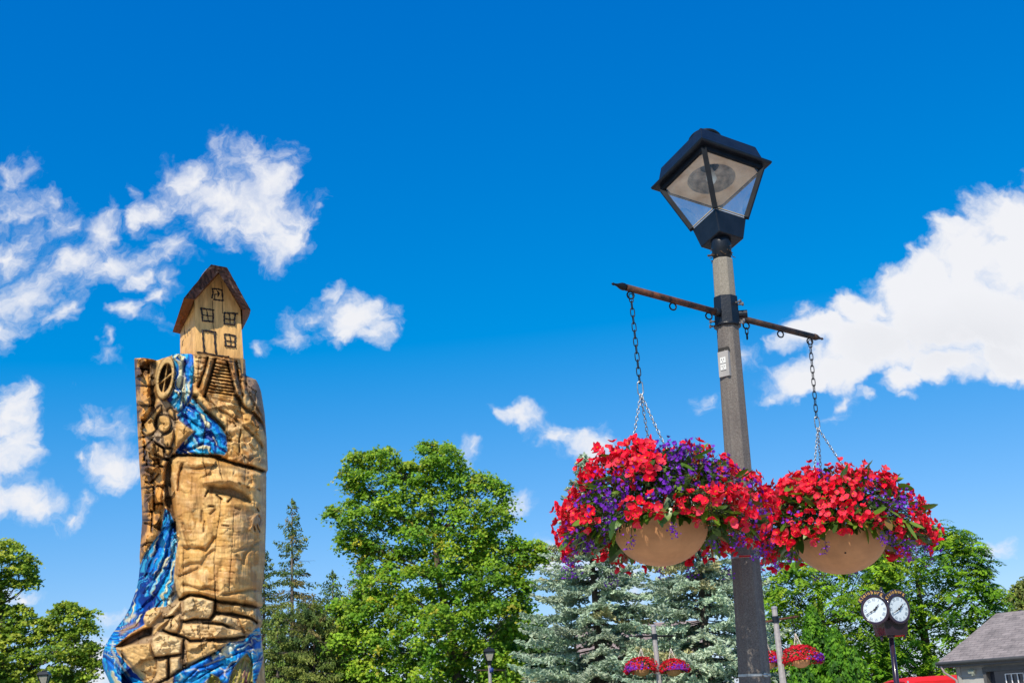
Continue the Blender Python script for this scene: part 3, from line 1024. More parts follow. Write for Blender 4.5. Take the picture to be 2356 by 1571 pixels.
# houses glimpsed behind the trees
def house(px0, px1, py_e, py_r, Y, label, wallc, roofc):
    a = at(px0, py_e, Y); b = at(px1, py_e, Y); ze = a.z; zr = at((px0 + px1) / 2, py_r, Y + 3).z
    r = empty('house', ((a.x + b.x) / 2, Y + 3, 0), label, 'house')
    w_ = MB(); w_.box((a.x + .4, Y + .4, 0), (b.x - .4, Y + 6, ze)); w_.build('wall', material('wall_paint', wallc, .8), r)
    uv_quad_mesh('roof', [((a.x, Y, ze), (b.x, Y, ze), (b.x, Y + 3.2, zr), (a.x, Y + 3.2, zr)), ((b.x, Y + 6.4, ze), (a.x, Y + 6.4, ze), (a.x, Y + 3.2, zr), (b.x, Y + 3.2, zr))], material('roof_shingle', roofc, .9, var=.25, nscale=6), r, .1)
    for s in (a.x + .4, b.x - .4):
        gb = MB(); gb.add([(s, Y + .4, ze), (s, Y + 6, ze), (s, Y + 3.2, zr - .15)], [(0, 1, 2)]); gb.build('gable', material('gable_paint', wallc, .8), r)
    wi = MB()
    n = max(2, int((b.x - a.x) / 3))
    for i in range(n):
        xx = a.x + (b.x - a.x) * (i + .5) / n
        m2 = MB(); m2.box((xx - .5, Y + .34, 1.0), (xx + .5, Y + .42, 2.3)); fo = m2.build('window', material('window_trim', (.6, .6, .58), .6), r)
        m3 = MB(); m3.box((xx - .42, Y + .32, 1.08), (xx + .42, Y + .345, 2.22)); m3.build('pane', bpy.data.materials['dark_glass'], fo)


house(1330, 1640, 1515, 1432, 66, 'brown roofed house showing in patches through the two blue spruces', (.35, .2, .15), (.28, .21, .19))
house(1768, 1830, 1560, 1500, 58, 'pale white house behind the pole carrying the distant basket by the cedars', (.75, .76, .78), (.55, .58, .62))
house(1140, 1260, 1578, 1556, 100, 'dark roofed house low under the dark tree right of the small lantern post', (.3, .25, .2), (.06, .06, .07))

# ------------------------------------------------------------------ main lamp post
M_CONC = bpy.data.materials.new('aggregate_concrete'); M_CONC.use_nodes = True
_q = G(M_CONC.node_tree); _b = M_CONC.node_tree.nodes['Principled BSDF']
_tc = _q.n('ShaderNodeTexCoord').outputs['Object']
_n1 = _q.noise(_tc, 130, 4, .7); _n2 = _q.noise(_tc, 5, 5, .6)
_st = _q.n('ShaderNodeMapping'); _q.put(_st.inputs[0], _tc); _st.inputs['Scale'].default_value = (30, 30, 1.2)
_n3 = _q.noise(_st.outputs[0], 1.0, 4, .6)
_c = _q.ramp(_n1, [(.25, (.085, .072, .062)), (.5, (.17, .145, .125)), (.72, (.27, .24, .21)), (.8, (.5, .47, .43))])
_c = _q.mix(_q.mr(_n2, .4, .7, 0, .45), _c, (.10, .085, .08))
_c = _q.mix(_q.mr(_n3, .52, .72, 0, .4), _c, (.30, .27, .23))
_vo = _q.n('ShaderNodeTexVoronoi'); _q.put(_vo.inputs['Vector'], _tc); _vo.inputs['Scale'].default_value = 55
_c = _q.mix(_q.mr(_vo.outputs['Distance'], .04, .09, .5, 0), _c, (.55, .52, .47))
# a few hairline cracks near the top
_v2 = _q.n('ShaderNodeTexVoronoi', feature='DISTANCE_TO_EDGE'); _q.put(_v2.inputs['Vector'], _q.vm('MULTIPLY_ADD', _q.noise(_tc, 9, 3, .5, out=1), (.12, .12, .12), _tc)); _v2.inputs['Scale'].default_value = 6
_sx = _q.n('ShaderNodeSeparateXYZ'); _q.put(_sx.inputs[0], _tc)
_ck = _q.math('MULTIPLY', _q.mr(_v2.outputs[0], .0, .012, 1, 0), _q.mr(_sx.outputs[2], 3.7, 4.0, 0, .8))
_c = _q.mix(_ck, _c, (.03, .025, .02))
_lt = _q.mr(_sx.outputs[2], 3.84, 3.93, 0, .65)      # the top section above the collar is paler
_c = _q.mix(_lt, _c, _q.ramp(_n1, [(.3, (.24, .21, .16)), (.7, (.42, .37, .29))]))
M_CONC.node_tree.links.new(_c, _b.inputs['Base Color']); _b.inputs['Roughness'].default_value = .8; _b.inputs['Specular IOR Level'].default_value = .25
_bn = _q.n('ShaderNodeBump'); _bn.inputs['Strength'].default_value = .5; _bn.inputs['Distance'].default_value = .003
M_CONC.node_tree.links.new(_n1, _bn.inputs['Height']); M_CONC.node_tree.links.new(_bn.outputs[0], _b.inputs['Normal'])

M_BLK = material('black_enamel', (.010, .013, .019), .36, var=.2, nscale=10, spec=.36, bump=.15, bscale=60)
M_RUST = material('rusty_steel', (.15, .05, .022), .75, var=.35, nscale=18, col2=(.02, .016, .016), bump=.4, bscale=70)
M_RUST2 = material('dark_rusty_steel', (.07, .035, .02), .7, var=.4, nscale=14, col2=(.012, .014, .016), bump=.4, bscale=70)
M_IRON = material('black_iron', (.012, .011, .012), .5, var=.3, metal=.3)
M_ZINC = material('zinc_chain', (.42, .42, .41), .38, metal=.9, var=.2, nscale=60)
M_STEEL = material('steel_band', (.6, .58, .54), .35, metal=.8, var=.3, nscale=12)

PY = 6.8
A_ = at(1662, 600, PY); B_ = at(1737, 1571, PY)
upv = (A_ - B_).normalized()
bpos = B_ + upv * (-B_.z / upv.z)
xv = (Vector((1, 0, 0)) - upv * upv.x).normalized(); yv = upv.cross(xv)
LM = Matrix((xv, yv, upv)).transposed().to_4x4(); LM.translation = bpos
lamp = empty('street_lamp', None, 'tall concrete lamp post with black four sided lantern carrying two flower baskets', 'street lamp', 'lamp posts of the plaza', mat=LM)
LMi = LM.inverted()


def lz(py):
    """height along the post axis for a photo row"""
    px = 1662 + (1737 - 1662) * (py - 600) / 971
    best = None
    d = ray(px, py)
    # closest approach of ray and axis
    w0 = CAM - bpos; a = d.dot(d); b = d.dot(upv); c = 1; dd = d.dot(w0); e = upv.dot(w0)
    t2 = (a * e - b * dd) / (a * c - b * b)
    return t2


ztop = lz(598)
RT, RB = .0605, .104
rad_at = lambda z: RB + (RT - RB) * z / ztop
YAW = math.radians(-8)
pole = MB()
prof = [(rad_at(z) / math.cos(math.pi / 8) * k, z) for z, k in ((0, 1.0), (1.0, 1), (2.0, 1), (3.0, 1), (ztop - .01, 1), (ztop, .93))]
pole.lathe(prof, 8, smooth=False, a0=math.pi / 8 + YAW)
pole.build('pole', M_CONC, lamp, local=True, bevel=.004)

# neck and lantern
S4 = math.sqrt(2)
zb0 = lz(556); zg0 = lz(505); zg1 = lz(386); ze_ = lz(374); zc_ = lz(328)
nk = MB()
nk.lathe([(.056, ztop - .03), (.056, ztop + .02), (.060, ztop + .025), (.063, zb0 - .02), (.063, zb0 + .02)], 20)
nk.build('neck', M_BLK, lamp, local=True)
nb2 = MB()
for i in range(26):
    a = rng.uniform(0, 6.28); z = ztop + rng.normal(.03, .018); p = Vector((math.cos(a) * .064, math.sin(a) * .064, z))
    q = p + Vector(rand_unit(1)[0]) * .02
    nb2.tube([p, q], [.004, .0015], 4)
nb2.tube([(-.05, -.03, ztop + .02), (-.095, -.045, ztop + .012)], [.006, .007], 6)
nb2.build('dirt_clump', material('dead_twigs', (.08, .05, .03), .95), lamp, local=True)

LY = math.radians(-15)          # lantern yaw: near corner a little left
def sq(r, z):                   # four corners, half-diagonal r
    return [Vector((r * math.cos(LY + math.radians(-90 + 90 * k)), r * math.sin(LY + math.radians(-90 + 90 * k)), z)) for k in range(4)]


lan = empty('lantern', (0, 0, 0)); lan.parent = lamp
def _unused(mb, name, mat, bevel=0.0, parent=None):
    return mb.build(name, mat, parent or lan, local=True, bevel=bevel)


# an Empty part would not be seen: make the base panel the lantern's own mesh
bpy.data.objects.remove(lan)
base_r, g0r, g1r = .134, .172, .326
lb = MB()
b0 = sq(base_r, zb0); b1 = sq(g0r, zg0)
lb.add(b0 + b1, [(3, 2, 1, 0)] + [(k, (k + 1) % 4, 4 + (k + 1) % 4, 4 + k) for k in range(4)] + [(4, 5, 6, 7)])
lan = lb.build('lantern', M_BLK, lamp, local=True, bevel=.006)
fm = MB()
t0 = sq(g0r, zg0); t1 = sq(g1r, zg1)
for k in range(4):
    fm.bar(t0[k], t1[k], .032, .028, up=tuple(t0[k].xy.to_3d().normalized()))
    fm.bar(t1[k] + Vector((0, 0, .002)), t1[(k + 1) % 4] + Vector((0, 0, .002)), .02, .03)
M_FRM = material('frame_enamel', (.012, .015, .02), .7, var=.2, nscale=10, spec=.15)
fm.build('frame', M_FRM, lan, local=True)
M_GLASS = bpy.data.materials.new('lamp_glass'); M_GLASS.use_nodes = True
_q = G(M_GLASS.node_tree); _nt = M_GLASS.node_tree
_t = _q.n('ShaderNodeBsdfTransparent'); _t.inputs[0].default_value = (.93, .95, .95, 1)
_gl = _q.n('ShaderNodeBsdfGlossy'); _gl.inputs['Roughness'].default_value = .04
_df = _q.n('ShaderNodeBsdfDiffuse'); _df.inputs[0].default_value = (.8, .78, .72, 1)
_fr = _q.n('ShaderNodeFresnel'); _fr.inputs[0].default_value = 1.5
_m1 = _q.n('ShaderNodeMixShader'); _nt.links.new(_q.math('MINIMUM', _fr.outputs[0], .30), _m1.inputs[0]); _nt.links.new(_t.outputs[0], _m1.inputs[1]); _nt.links.new(_gl.outputs[0], _m1.inputs[2])
_m2 = _q.n('ShaderNodeMixShader')
_nz = _q.noise(_q.n('ShaderNodeTexCoord').outputs['Object'], 7, 5, .6)
_nt.links.new(_q.mr(_nz, .35, .7, .02, .13), _m2.inputs[0]); _nt.links.new(_m1.outputs[0], _m2.inputs[1]); _nt.links.new(_df.outputs[0], _m2.inputs[2])
_nt.links.new(_m2.outputs[0], _nt.nodes['Material Output'].inputs[0])
for k in range(4):
    a, b, c, d = t0[k], t0[(k + 1) % 4], t1[(k + 1) % 4], t1[k]
    ins = .055
    cen = (a + b + c + d) / 4
    def shr(p, f=.93): return cen + (p - cen) * f
    pm_ = MB(); n_ = (b - a).cross(d - a).normalized()
    q4 = [shr(p, .97) - n_ * .004 for p in (a, b, c, d)]
    pm_.add(q4, [(0, 1, 2, 3)])
    pn = pm_.build('glass_pane', M_GLASS, lan, local=True)
    gk = MB()
    q5 = [shr(p, .955) for p in (a, b, c, d)]
    for i in range(4): gk.bar(q5[i], q5[(i + 1) % 4], .006, .006)
    gk.build('gasket', material('tan_rubber', (.42, .34, .22), .6) if k == 0 else bpy.data.materials['tan_rubber'], lan, local=True)
cap = MB()
er, cr_ = .398, .312
rows = [sq(er - .01, ze_ - .018), sq(er, ze_ - .004), sq(er - .004, ze_ + .004), sq(er - .055, ze_ + .028), sq(cr_, zc_), sq(cr_ - .06, zc_ + .022), sq(.10, zc_ + .035)]
vs = [p for r in rows for p in r]; fs = []
for i in range(len(rows) - 1):
    for k in range(4): fs.append((i * 4 + k, i * 4 + (k + 1) % 4, (i + 1) * 4 + (k + 1) % 4, (i + 1) * 4 + k))
n0 = (len(rows) - 1) * 4; fs.append((n0, n0 + 1, n0 + 2, n0 + 3))
# underside
i0 = len(vs); inn = sq(g1r - .0, ze_ - .018); vs += inn
for k in range(4): fs.append((k, i0 + k, i0 + (k + 1) % 4, (k + 1) % 4))
cap.add(vs, fs); cap.build('roof_cap', M_BLK, lan, local=True, bevel=.004)
vt = MB(); vt.lathe([(.06, zc_ + .03), (.06, zc_ + .135), (.10, zc_ + .14), (.110, zc_ + .15), (.10, zc_ + .165), (.04, zc_ + .18), (0, zc_ + .182)], 28)
vt.build('vent_cap', M_BLK, lan, local=True)
# reflector tray with an oval opening, and lamp
M_REF = material('aged_reflector', (.86, .62, .40), .45, var=.12, nscale=9, col2=(.70, .45, .24))
rf = MB()
out = sq(g1r - .012, zg1 - .012)
NN = 32
def on_sq(a, r, z):
    c, s_ = math.cos(a - LY), math.sin(a - LY); k_ = r / (abs(c) + abs(s_)); return Vector((k_ * math.cos(a), k_ * math.sin(a), z))
vs = []; fs = []
for i in range(NN):
    a = 2 * math.pi * i / NN
    vs += [on_sq(a, g1r - .014, zg1 - .012), on_sq(a, g1r - .075, zg1 - .004), Vector((.155 * math.cos(a), .155 * math.sin(a), zg1 - .0)),
           Vector((.165 * math.cos(a), .165 * math.sin(a), zg1 + .09)), Vector((.06 * math.cos(a), .06 * math.sin(a), zg1 + .10))]
for i in range(NN):
    j = (i + 1) % NN
    for k in range(2): fs.append((i * 5 + k, i * 5 + k + 1, j * 5 + k + 1, j * 5 + k))
rf.add(vs, fs, True); rf.build('reflector', M_REF, lan, local=True)
rc_ = MB(); fs = []
for i in range(NN):
    j = (i + 1) % NN
    for k in (2, 3): fs.append((i * 5 + k, i * 5 + k + 1, j * 5 + k + 1, j * 5 + k))
fs.append(tuple(i * 5 + 4 for i in range(NN)))
rc_.add(vs, fs, True); rc_.build('reflector_bowl', material('recess_shade_tone', (.60, .48, .36), .4, metal=.15, var=.3, nscale=20), lan, local=True)  # opening toned darker than the reflector, its shade put into the colour
lp = MB(); lp.lathe([(.0, zg1 - .035), (.02, zg1 - .03), (.036, zg1 - .0), (.03, zg1 + .04), (.018, zg1 + .09)], 16)
lp.build('bulb', material('milky_bulb', (.85, .85, .82), .2, spec=.6), lan, local=True)
ss = MB(); _s0 = sq(g0r - .012, zg0 + .003); _s1 = sq(g0r - .012, zg0 + .008); ss.add(_s0 + _s1, [(3, 2, 1, 0), (4, 5, 6, 7)] + [(k, (k + 1) % 4, 4 + (k + 1) % 4, 4 + k) for k in range(4)])
ss.build('bounce_tray', material('bounce_white', (.88, .88, .86), .6, var=.03), lan, local=True)  # white plate over the whole floor, added to bounce sun up into the lantern

# the whole lamp head leans slightly back and to the left on its neck
_tp = Vector((0, 0, ztop + .03))
HT = Matrix.Translation(_tp + Vector((.015, 0, 0))) @ Matrix.Rotation(math.radians(-2.0), 4, 'Y') @ Matrix.Rotation(math.radians(-13), 4, 'X') @ Matrix.Translation(-_tp)
for o_ in [lan] + list(lan.children_recursive):
    o_.data.transform(HT)

# bracket collar, arms
za0, za1 = lz(752), lz(686)
zarm = lz(724)
rb_ = rad_at(zarm) + .008
bk = MB(); bk.lathe([(rb_ / math.cos(math.pi / 8) * k, z) for z, k in ((za0, 1.03), (za0 + .006, 1.03), (za1 - .006, .98), (za1, .98))], 8, smooth=False, a0=math.pi / 8 + YAW)
bk.lathe([(rb_ * 1.13, za0 - .004), (rb_ * 1.16, za0 + .004), (rb_ * 1.13, za0 + .012)], 16)
bracket = bk.build('bracket', M_BLK, lamp, local=True, bevel=.002)
hookL = at_z(1453, 668, 0); 
zw = (LM @ Vector((0, 0, zarm))).z
hookL = at_z(1450, 664, zw); hookR = at_z(1862, 772, zw)
pc = LM @ Vector((0, 0, zarm))
print('ARM', (hookL - pc).length, (hookR - pc).length, hookL, pc, hookR)
aL = (hookL - pc); aR = (hookR - pc)
# one straight line through the post: average the two directions
adir = (aR.normalized() - aL.normalized()).normalized()
stub = MB()
bt = MB()
ARML = {}
for sg, hk, mt, lab in ((-1, hookL, M_RUST, 'rust brown arm, the nearer of the two'), (1, hookR, M_RUST2, 'dark mottled arm pointing right and away')):
    d = (hk - pc); L = d.length; d.normalize()
    R_ = Matrix.Rotation(0, 3, 'Z')
    dl = (LMi.to_3x3() @ d); pl = Vector((0, 0, zarm))
    arm = MB(); arm.tube([pl + dl * (rb_ - .01), pl + dl * (L + .035)], .0195, 14)
    ao = arm.build('arm', mt, lamp, local=True); ao['label'] = lab
    fin = MB()
    p0 = pl + dl * (L + .035)
    fin.tube([p0, p0 + dl * .012, p0 + dl * .016, p0 + dl * .035, p0 + dl * .07, p0 + dl * .095, p0 + dl * .10, p0 + dl * .112], [.014, .013, .022, .021, .009, .0055, .009, .004], 10)
    fin.build('finial', M_IRON if sg < 0 else M_RUST2, ao, local=True)
    stub.tube([pl + dl * (rb_ - .012), pl + dl * (rb_ + .045)], [.026, .025], 14)
    for f in (1.0, .58, .20) if sg < 0 else (1.0, .63, .22):
        c = pl + dl * (L * f) - Vector((0, 0, .040))
        sd = Vector((1, 0, 0))
        rg = MB()
        pts = [c + sd * (.021 * math.cos(a)) + Vector((0, 0, .021 * math.sin(a))) for a in [2 * math.pi * i / 18 for i in range(18)]]
        rot = Matrix.Rotation(.35, 3, 'Z')
        pts = [c + rot @ (p - c) for p in pts]
        rg.tube(pts, .0048, 7, closed=True)
        rg.build('ring', M_IRON, ao, local=True)
        if f < .3 and sg > 0:
            sh = MB(); sh.chain(c - Vector((0, 0, .018)), c - Vector((0, 0, .085)), .034, .018, .0032); sh.build('shackle', M_IRON, ao, local=True)
    ARML[sg] = (pl, dl, L)
pd = (ARML[1][1].cross(Vector((0, 0, 1)))).normalized()
if pd.y > 0: pd = -pd
pl = Vector((0, 0, zarm - .005))
# open side socket pointing at the viewer's right, with bolts
sd = (pd * .8 + ARML[1][1] * .75).normalized()
stub.tube([pl + sd * (rb_ - .01), pl + sd * (rb_ + .052)], [.026, .026], 14, caps=False)
stub.tube([pl + sd * (rb_ + .052), pl + sd * (rb_ + .0)], [.0215, .0215], 14, caps=True)
stub.build('socket', M_BLK, bracket, local=True)
M_BOLT = material('weathered_bolt', (.25, .22, .2), .5, metal=.6, var=.4, nscale=60)
for (a, zz) in ((.35, .055), (.75, .06), (.35, -.05), (.6, -.07), (math.pi - .1, -.07), (math.pi + .1, -.045)):
    a2 = a if a < 2 else a
    dv = Vector((math.cos(-a2 if a < 2 else a2), math.sin(-a2 if a < 2 else a2), 0))
    p = Vector((0, 0, zarm + zz)) + dv * rb_ * .95
    b_ = MB(); b_.tube([p, p + dv * .028, p + dv * .0285, p + dv * .04], [.006, .006, .0125, .011], 6, smooth=False)
    b_.build('bolt', M_BOLT, bracket, local=True)

# outlet in a recess on the left front face
zo0, zo1 = lz(868), lz(818)
fa_ = math.radians(-90) + YAW - math.radians(0)
fa_ = YAW + math.radians(-90 - 0)
def face_frame(ang, z):
    n = Vector((math.cos(ang), math.sin(ang), 0)); t = Vector((-math.sin(ang), math.cos(ang), 0))
    M = Matrix((t, Vector((0, 0, 1)).cross(t) * 1.0, Vector((0, 0, 1)))).transposed().to_4x4()
    M = Matrix((t, -n, Vector((0, 0, 1)))).transposed().to_4x4()
    M.translation = n * (rad_at(z) + .0005) + Vector((0, 0, z)); return M


fo_ = face_frame(YAW + math.radians(-90 - 22.5) , (zo0 + zo1) / 2)
fo_ = face_frame(YAW + math.radians(-135) + math.radians(12), (zo0 + zo1) / 2)
hh = (zo1 - zo0) / 2 * 1.15
ob = MB(); ob.box((-.036, -.012, -hh), (.036, .02, hh), fo_)
out_ = ob.build('power_outlet', material('grey_cover', (.40, .37, .34), .6, var=.1), lamp, local=True, bevel=.002)
oc = MB()
for zc2 in (-.021, .021): oc.box((-.019, -.0165, zc2 - .0185), (.019, -.011, zc2 + .0185), fo_)
oc.build('socket_face', material('white_plastic', (.78, .76, .70), .4, var=.05), out_, local=True, bevel=.002)
od = MB()
for zc2 in (-.021, .021):
    for (a, b, w, h) in ((-.007, .005, .0035, .009), (.007, .005, .0035, .009), (0, -.008, .005, .005)):
        od.box((a - w / 2, -.0175, zc2 + b - h / 2), (a + w / 2, -.0163, zc2 + b + h / 2), fo_)
od.build('slots', M_IRON, out_, local=True)
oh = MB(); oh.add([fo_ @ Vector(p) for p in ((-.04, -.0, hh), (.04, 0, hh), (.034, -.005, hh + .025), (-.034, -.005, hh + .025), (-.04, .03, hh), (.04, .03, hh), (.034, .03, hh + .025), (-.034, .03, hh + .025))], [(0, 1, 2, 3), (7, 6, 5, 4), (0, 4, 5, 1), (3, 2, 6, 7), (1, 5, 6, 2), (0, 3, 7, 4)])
oh.build('recess_shadow', material('shadow_recess', (.05, .045, .04), .9), out_, local=True)  # dark wedge over the outlet; the recess's shadow put into its colour

for py, redd in ((1283, True), (1553, False)):
    z = lz(py); r = (rad_at(z) + .0015) / math.cos(math.pi / 8)
    sb = MB(); sb.lathe([(r, z - .007), (r + .0015, z - .0065), (r + .0015, z + .0065), (r, z + .007)], 8, smooth=False, a0=math.pi / 8 + YAW)
    so_ = sb.build('strap', M_STEEL, lamp, local=True)
    if redd:
        rs = MB(); fm3 = face_frame(YAW - math.pi / 2, z); rs.box((-.038, -.0035, -.0055), (.03, -.0005, .0055), fm3); rs.build('red_marking', material('red_paint', (.5, .02, .02), .5), so_, local=True)
    bb_ = MB(); fm4 = face_frame(YAW - math.pi / 2 + math.radians(38), z)
    bb_.box((-.014, -.012, -.011), (.010, 0, .011), fm4); bb_.tube([fm4 @ Vector((.012, -.010, 0)), fm4 @ Vector((-.02, -.010, 0))], .0055, 8)
    bb_.build('buckle', M_STEEL, so_, local=True)

# ------------------------------------------------------------------ hanging baskets
M_RED = leaf_material('begonia_petal', .28, .6, .15, (1, .5, .5))
M_PUR = leaf_material('fan_flower_petal', .30, .65, .12, (.9, .8, 1))
M_LF2 = leaf_material('basket_leaf', .28, .3, .5, (.9, 1, .4))
M_BOWL = material('terracotta_bowl', (.66, .32, .14), .6, var=.10, nscale=7, spec=.25, bump=.15, bscale=120)


def petal(c, ax, nrm, L, Wd, cup=.25, k=5):
    """rounded, cupped petal as a strip of quads -> verts (2*(k+1)), quads"""
    ax = ax / np.linalg.norm(ax); s = np.cross(nrm, ax); s /= np.linalg.norm(s) + 1e-9; n = np.cross(ax, s)
    V = []
    for i in range(k + 1):
        t = i / k
        w = Wd * math.sin(math.pi * min(1, .12 + .86 * t) ** .9) ** .7
        cc = c + ax * L * t + n * cup * L * (t * t)
        V += [cc - s * w / 2 + n * cup * .35 * w, cc + n * -.06 * w, cc + s * w / 2 + n * cup * .35 * w]
    Q = []
    for i in range(k):
        for j in range(2): Q.append((i * 3 + j, i * 3 + j + 1, (i + 1) * 3 + j + 1, (i + 1) * 3 + j))
    return V, Q


def begonia_mesh(i):
    V = []; Q = []; C = []
    nbl = int(rng.integers(12, 17))
    for b in range(nbl):
        pos = np.clip(rng.normal(0, .034, 3), -.052, .052) * np.array([1, 1, .8]); pos[2] += .012
        nrm = pos / (np.linalg.norm(pos) + 1e-6) * .9 + np.array([0, 0, .5]) + rng.normal(0, .35, 3); nrm /= np.linalg.norm(nrm)
        a = np.cross(nrm, rng.normal(size=3)); a /= np.linalg.norm(a); bb = np.cross(nrm, a)
        tone = rng.uniform(.85, 1.1); pink = rng.random()
        for k, (L, Wd) in enumerate(((.022, .025), (.016, .013), (.022, .025), (.016, .013))):
            L *= rng.uniform(.9, 1.25); Wd *= rng.uniform(.85, 1.15)
            an = k * math.pi / 2 + rng.normal(0, .15)
            ax = a * math.cos(an) + bb * math.sin(an) + nrm * rng.uniform(0, .6)
            v_, q_ = petal(pos, ax, nrm, L, Wd, rng.uniform(.05, .4), 4)
            o = len(V); V += v_; Q += [tuple(o + x for x in f) for f in q_]
            base = np.array([.92, .008, .040]) * (1 - pink ** 3) + np.array([.98, .09, .14]) * pink ** 3
            C += [np.clip(base * tone * (1.0 if j > 2 else .9), 0, 1) for j in range(len(v_))]
        v_, q_ = petal(pos * 0, pos + 1e-5, a, float(np.linalg.norm(pos)), .003, .0, 2)      # stalk
        o = len(V); V += v_; Q += [tuple(o + x for x in f) for f in q_]; C += [np.array([.35, .06, .03])] * len(v_)
        # yellow eye
        v_, q_ = petal(pos + nrm * .002, a, nrm, .007, .007, .8, 2)
        o = len(V); V += v_; Q += [tuple(o + x for x in f) for f in q_]; C += [np.array([.75, .25, .02])] * len(v_)
    return V, Q, C


def fan_mesh(i):
    V = []; Q = []; C = []
    for b in range(int(rng.integers(20, 28))):
        pos = np.clip(rng.normal(0, .030, 3), -.05, .05) * np.array([1, 1, 1.2])
        nrm = pos / (np.linalg.norm(pos) + 1e-6) + rng.normal(0, .4, 3) + np.array([0, 0, .3]); nrm /= np.linalg.norm(nrm)
        a = np.cross(nrm, rng.normal(size=3)); a /= np.linalg.norm(a); bb = np.cross(nrm, a)
        tone = rng.uniform(.7, 1.3)
        for k in range(5):
            an = (k - 2) * .42
            ax = a * math.cos(an) + bb * math.sin(an) + nrm * .35
            v_, q_ = petal(pos, ax, nrm, .017 * rng.uniform(.8, 1.2), .0062, .2, 2)
            o = len(V); V += v_; Q += [tuple(o + x for x in f) for f in q_]
            C += [np.clip(np.array([.22, .028, .52]) * tone, 0, 1)] * len(v_)
        v_, q_ = petal(pos, a, nrm, .005, .004, .5, 2)
        o = len(V); V += v_; Q += [tuple(o + x for x in f) for f in q_]; C += [np.array([.45, .35, .3])] * len(v_)
        # little stalk
        v_, q_ = petal(pos * 0, pos + 1e-5, a, float(np.linalg.norm(pos)), .0025, .0, 2)
        o = len(V); V += v_; Q += [tuple(o + x for x in f) for f in q_]; C += [np.array([.06, .09, .03])] * len(v_)
    return V, Q, C


def to_me(name, VQC, mat):
    V, Q, C = VQC
    o = npmesh(name, np.array(V), np.array(Q), mat, None, col=np.array(C), smooth=True)
    me = o.data; bpy.data.objects.remove(o); return me


BEG = [to_me('begonia_cluster', begonia_mesh(i), M_RED) for i in range(9)]
FAN = [to_me('fan_flower_cluster', fan_mesh(i), M_PUR) for i in range(7)]


def surf(t, a, Rf, Ht, drop):
    """dome profile: t 0 top .. 1 rim of the skirt"""
    pr = [(0, 1.0), (.35, .97), (.66, .78), (.88, .48), (1.0, .12), (.98, -.25), (.86, -.62)]
    x = t * (len(pr) - 1); i = min(int(x), len(pr) - 2); f = x - i
    r = pr[i][0] * (1 - f) + pr[i + 1][0] * f; z = pr[i][1] * (1 - f) + pr[i + 1][1] * f
    w = 1 + .07 * math.sin(a * 3 + 1) + .05 * math.sin(a * 7 + 2)
    fr = max(0, -math.sin(a)) ** 2          # the side facing the viewer hangs less
    return np.array([math.cos(a) * r * Rf * w, math.sin(a) * r * Rf * w * (1 - .12 * fr), z * (Ht if z > 0 else drop * (1 - 1.0 * fr)) + .065 * Rf * fr * max(0, t * 2 - 1)])


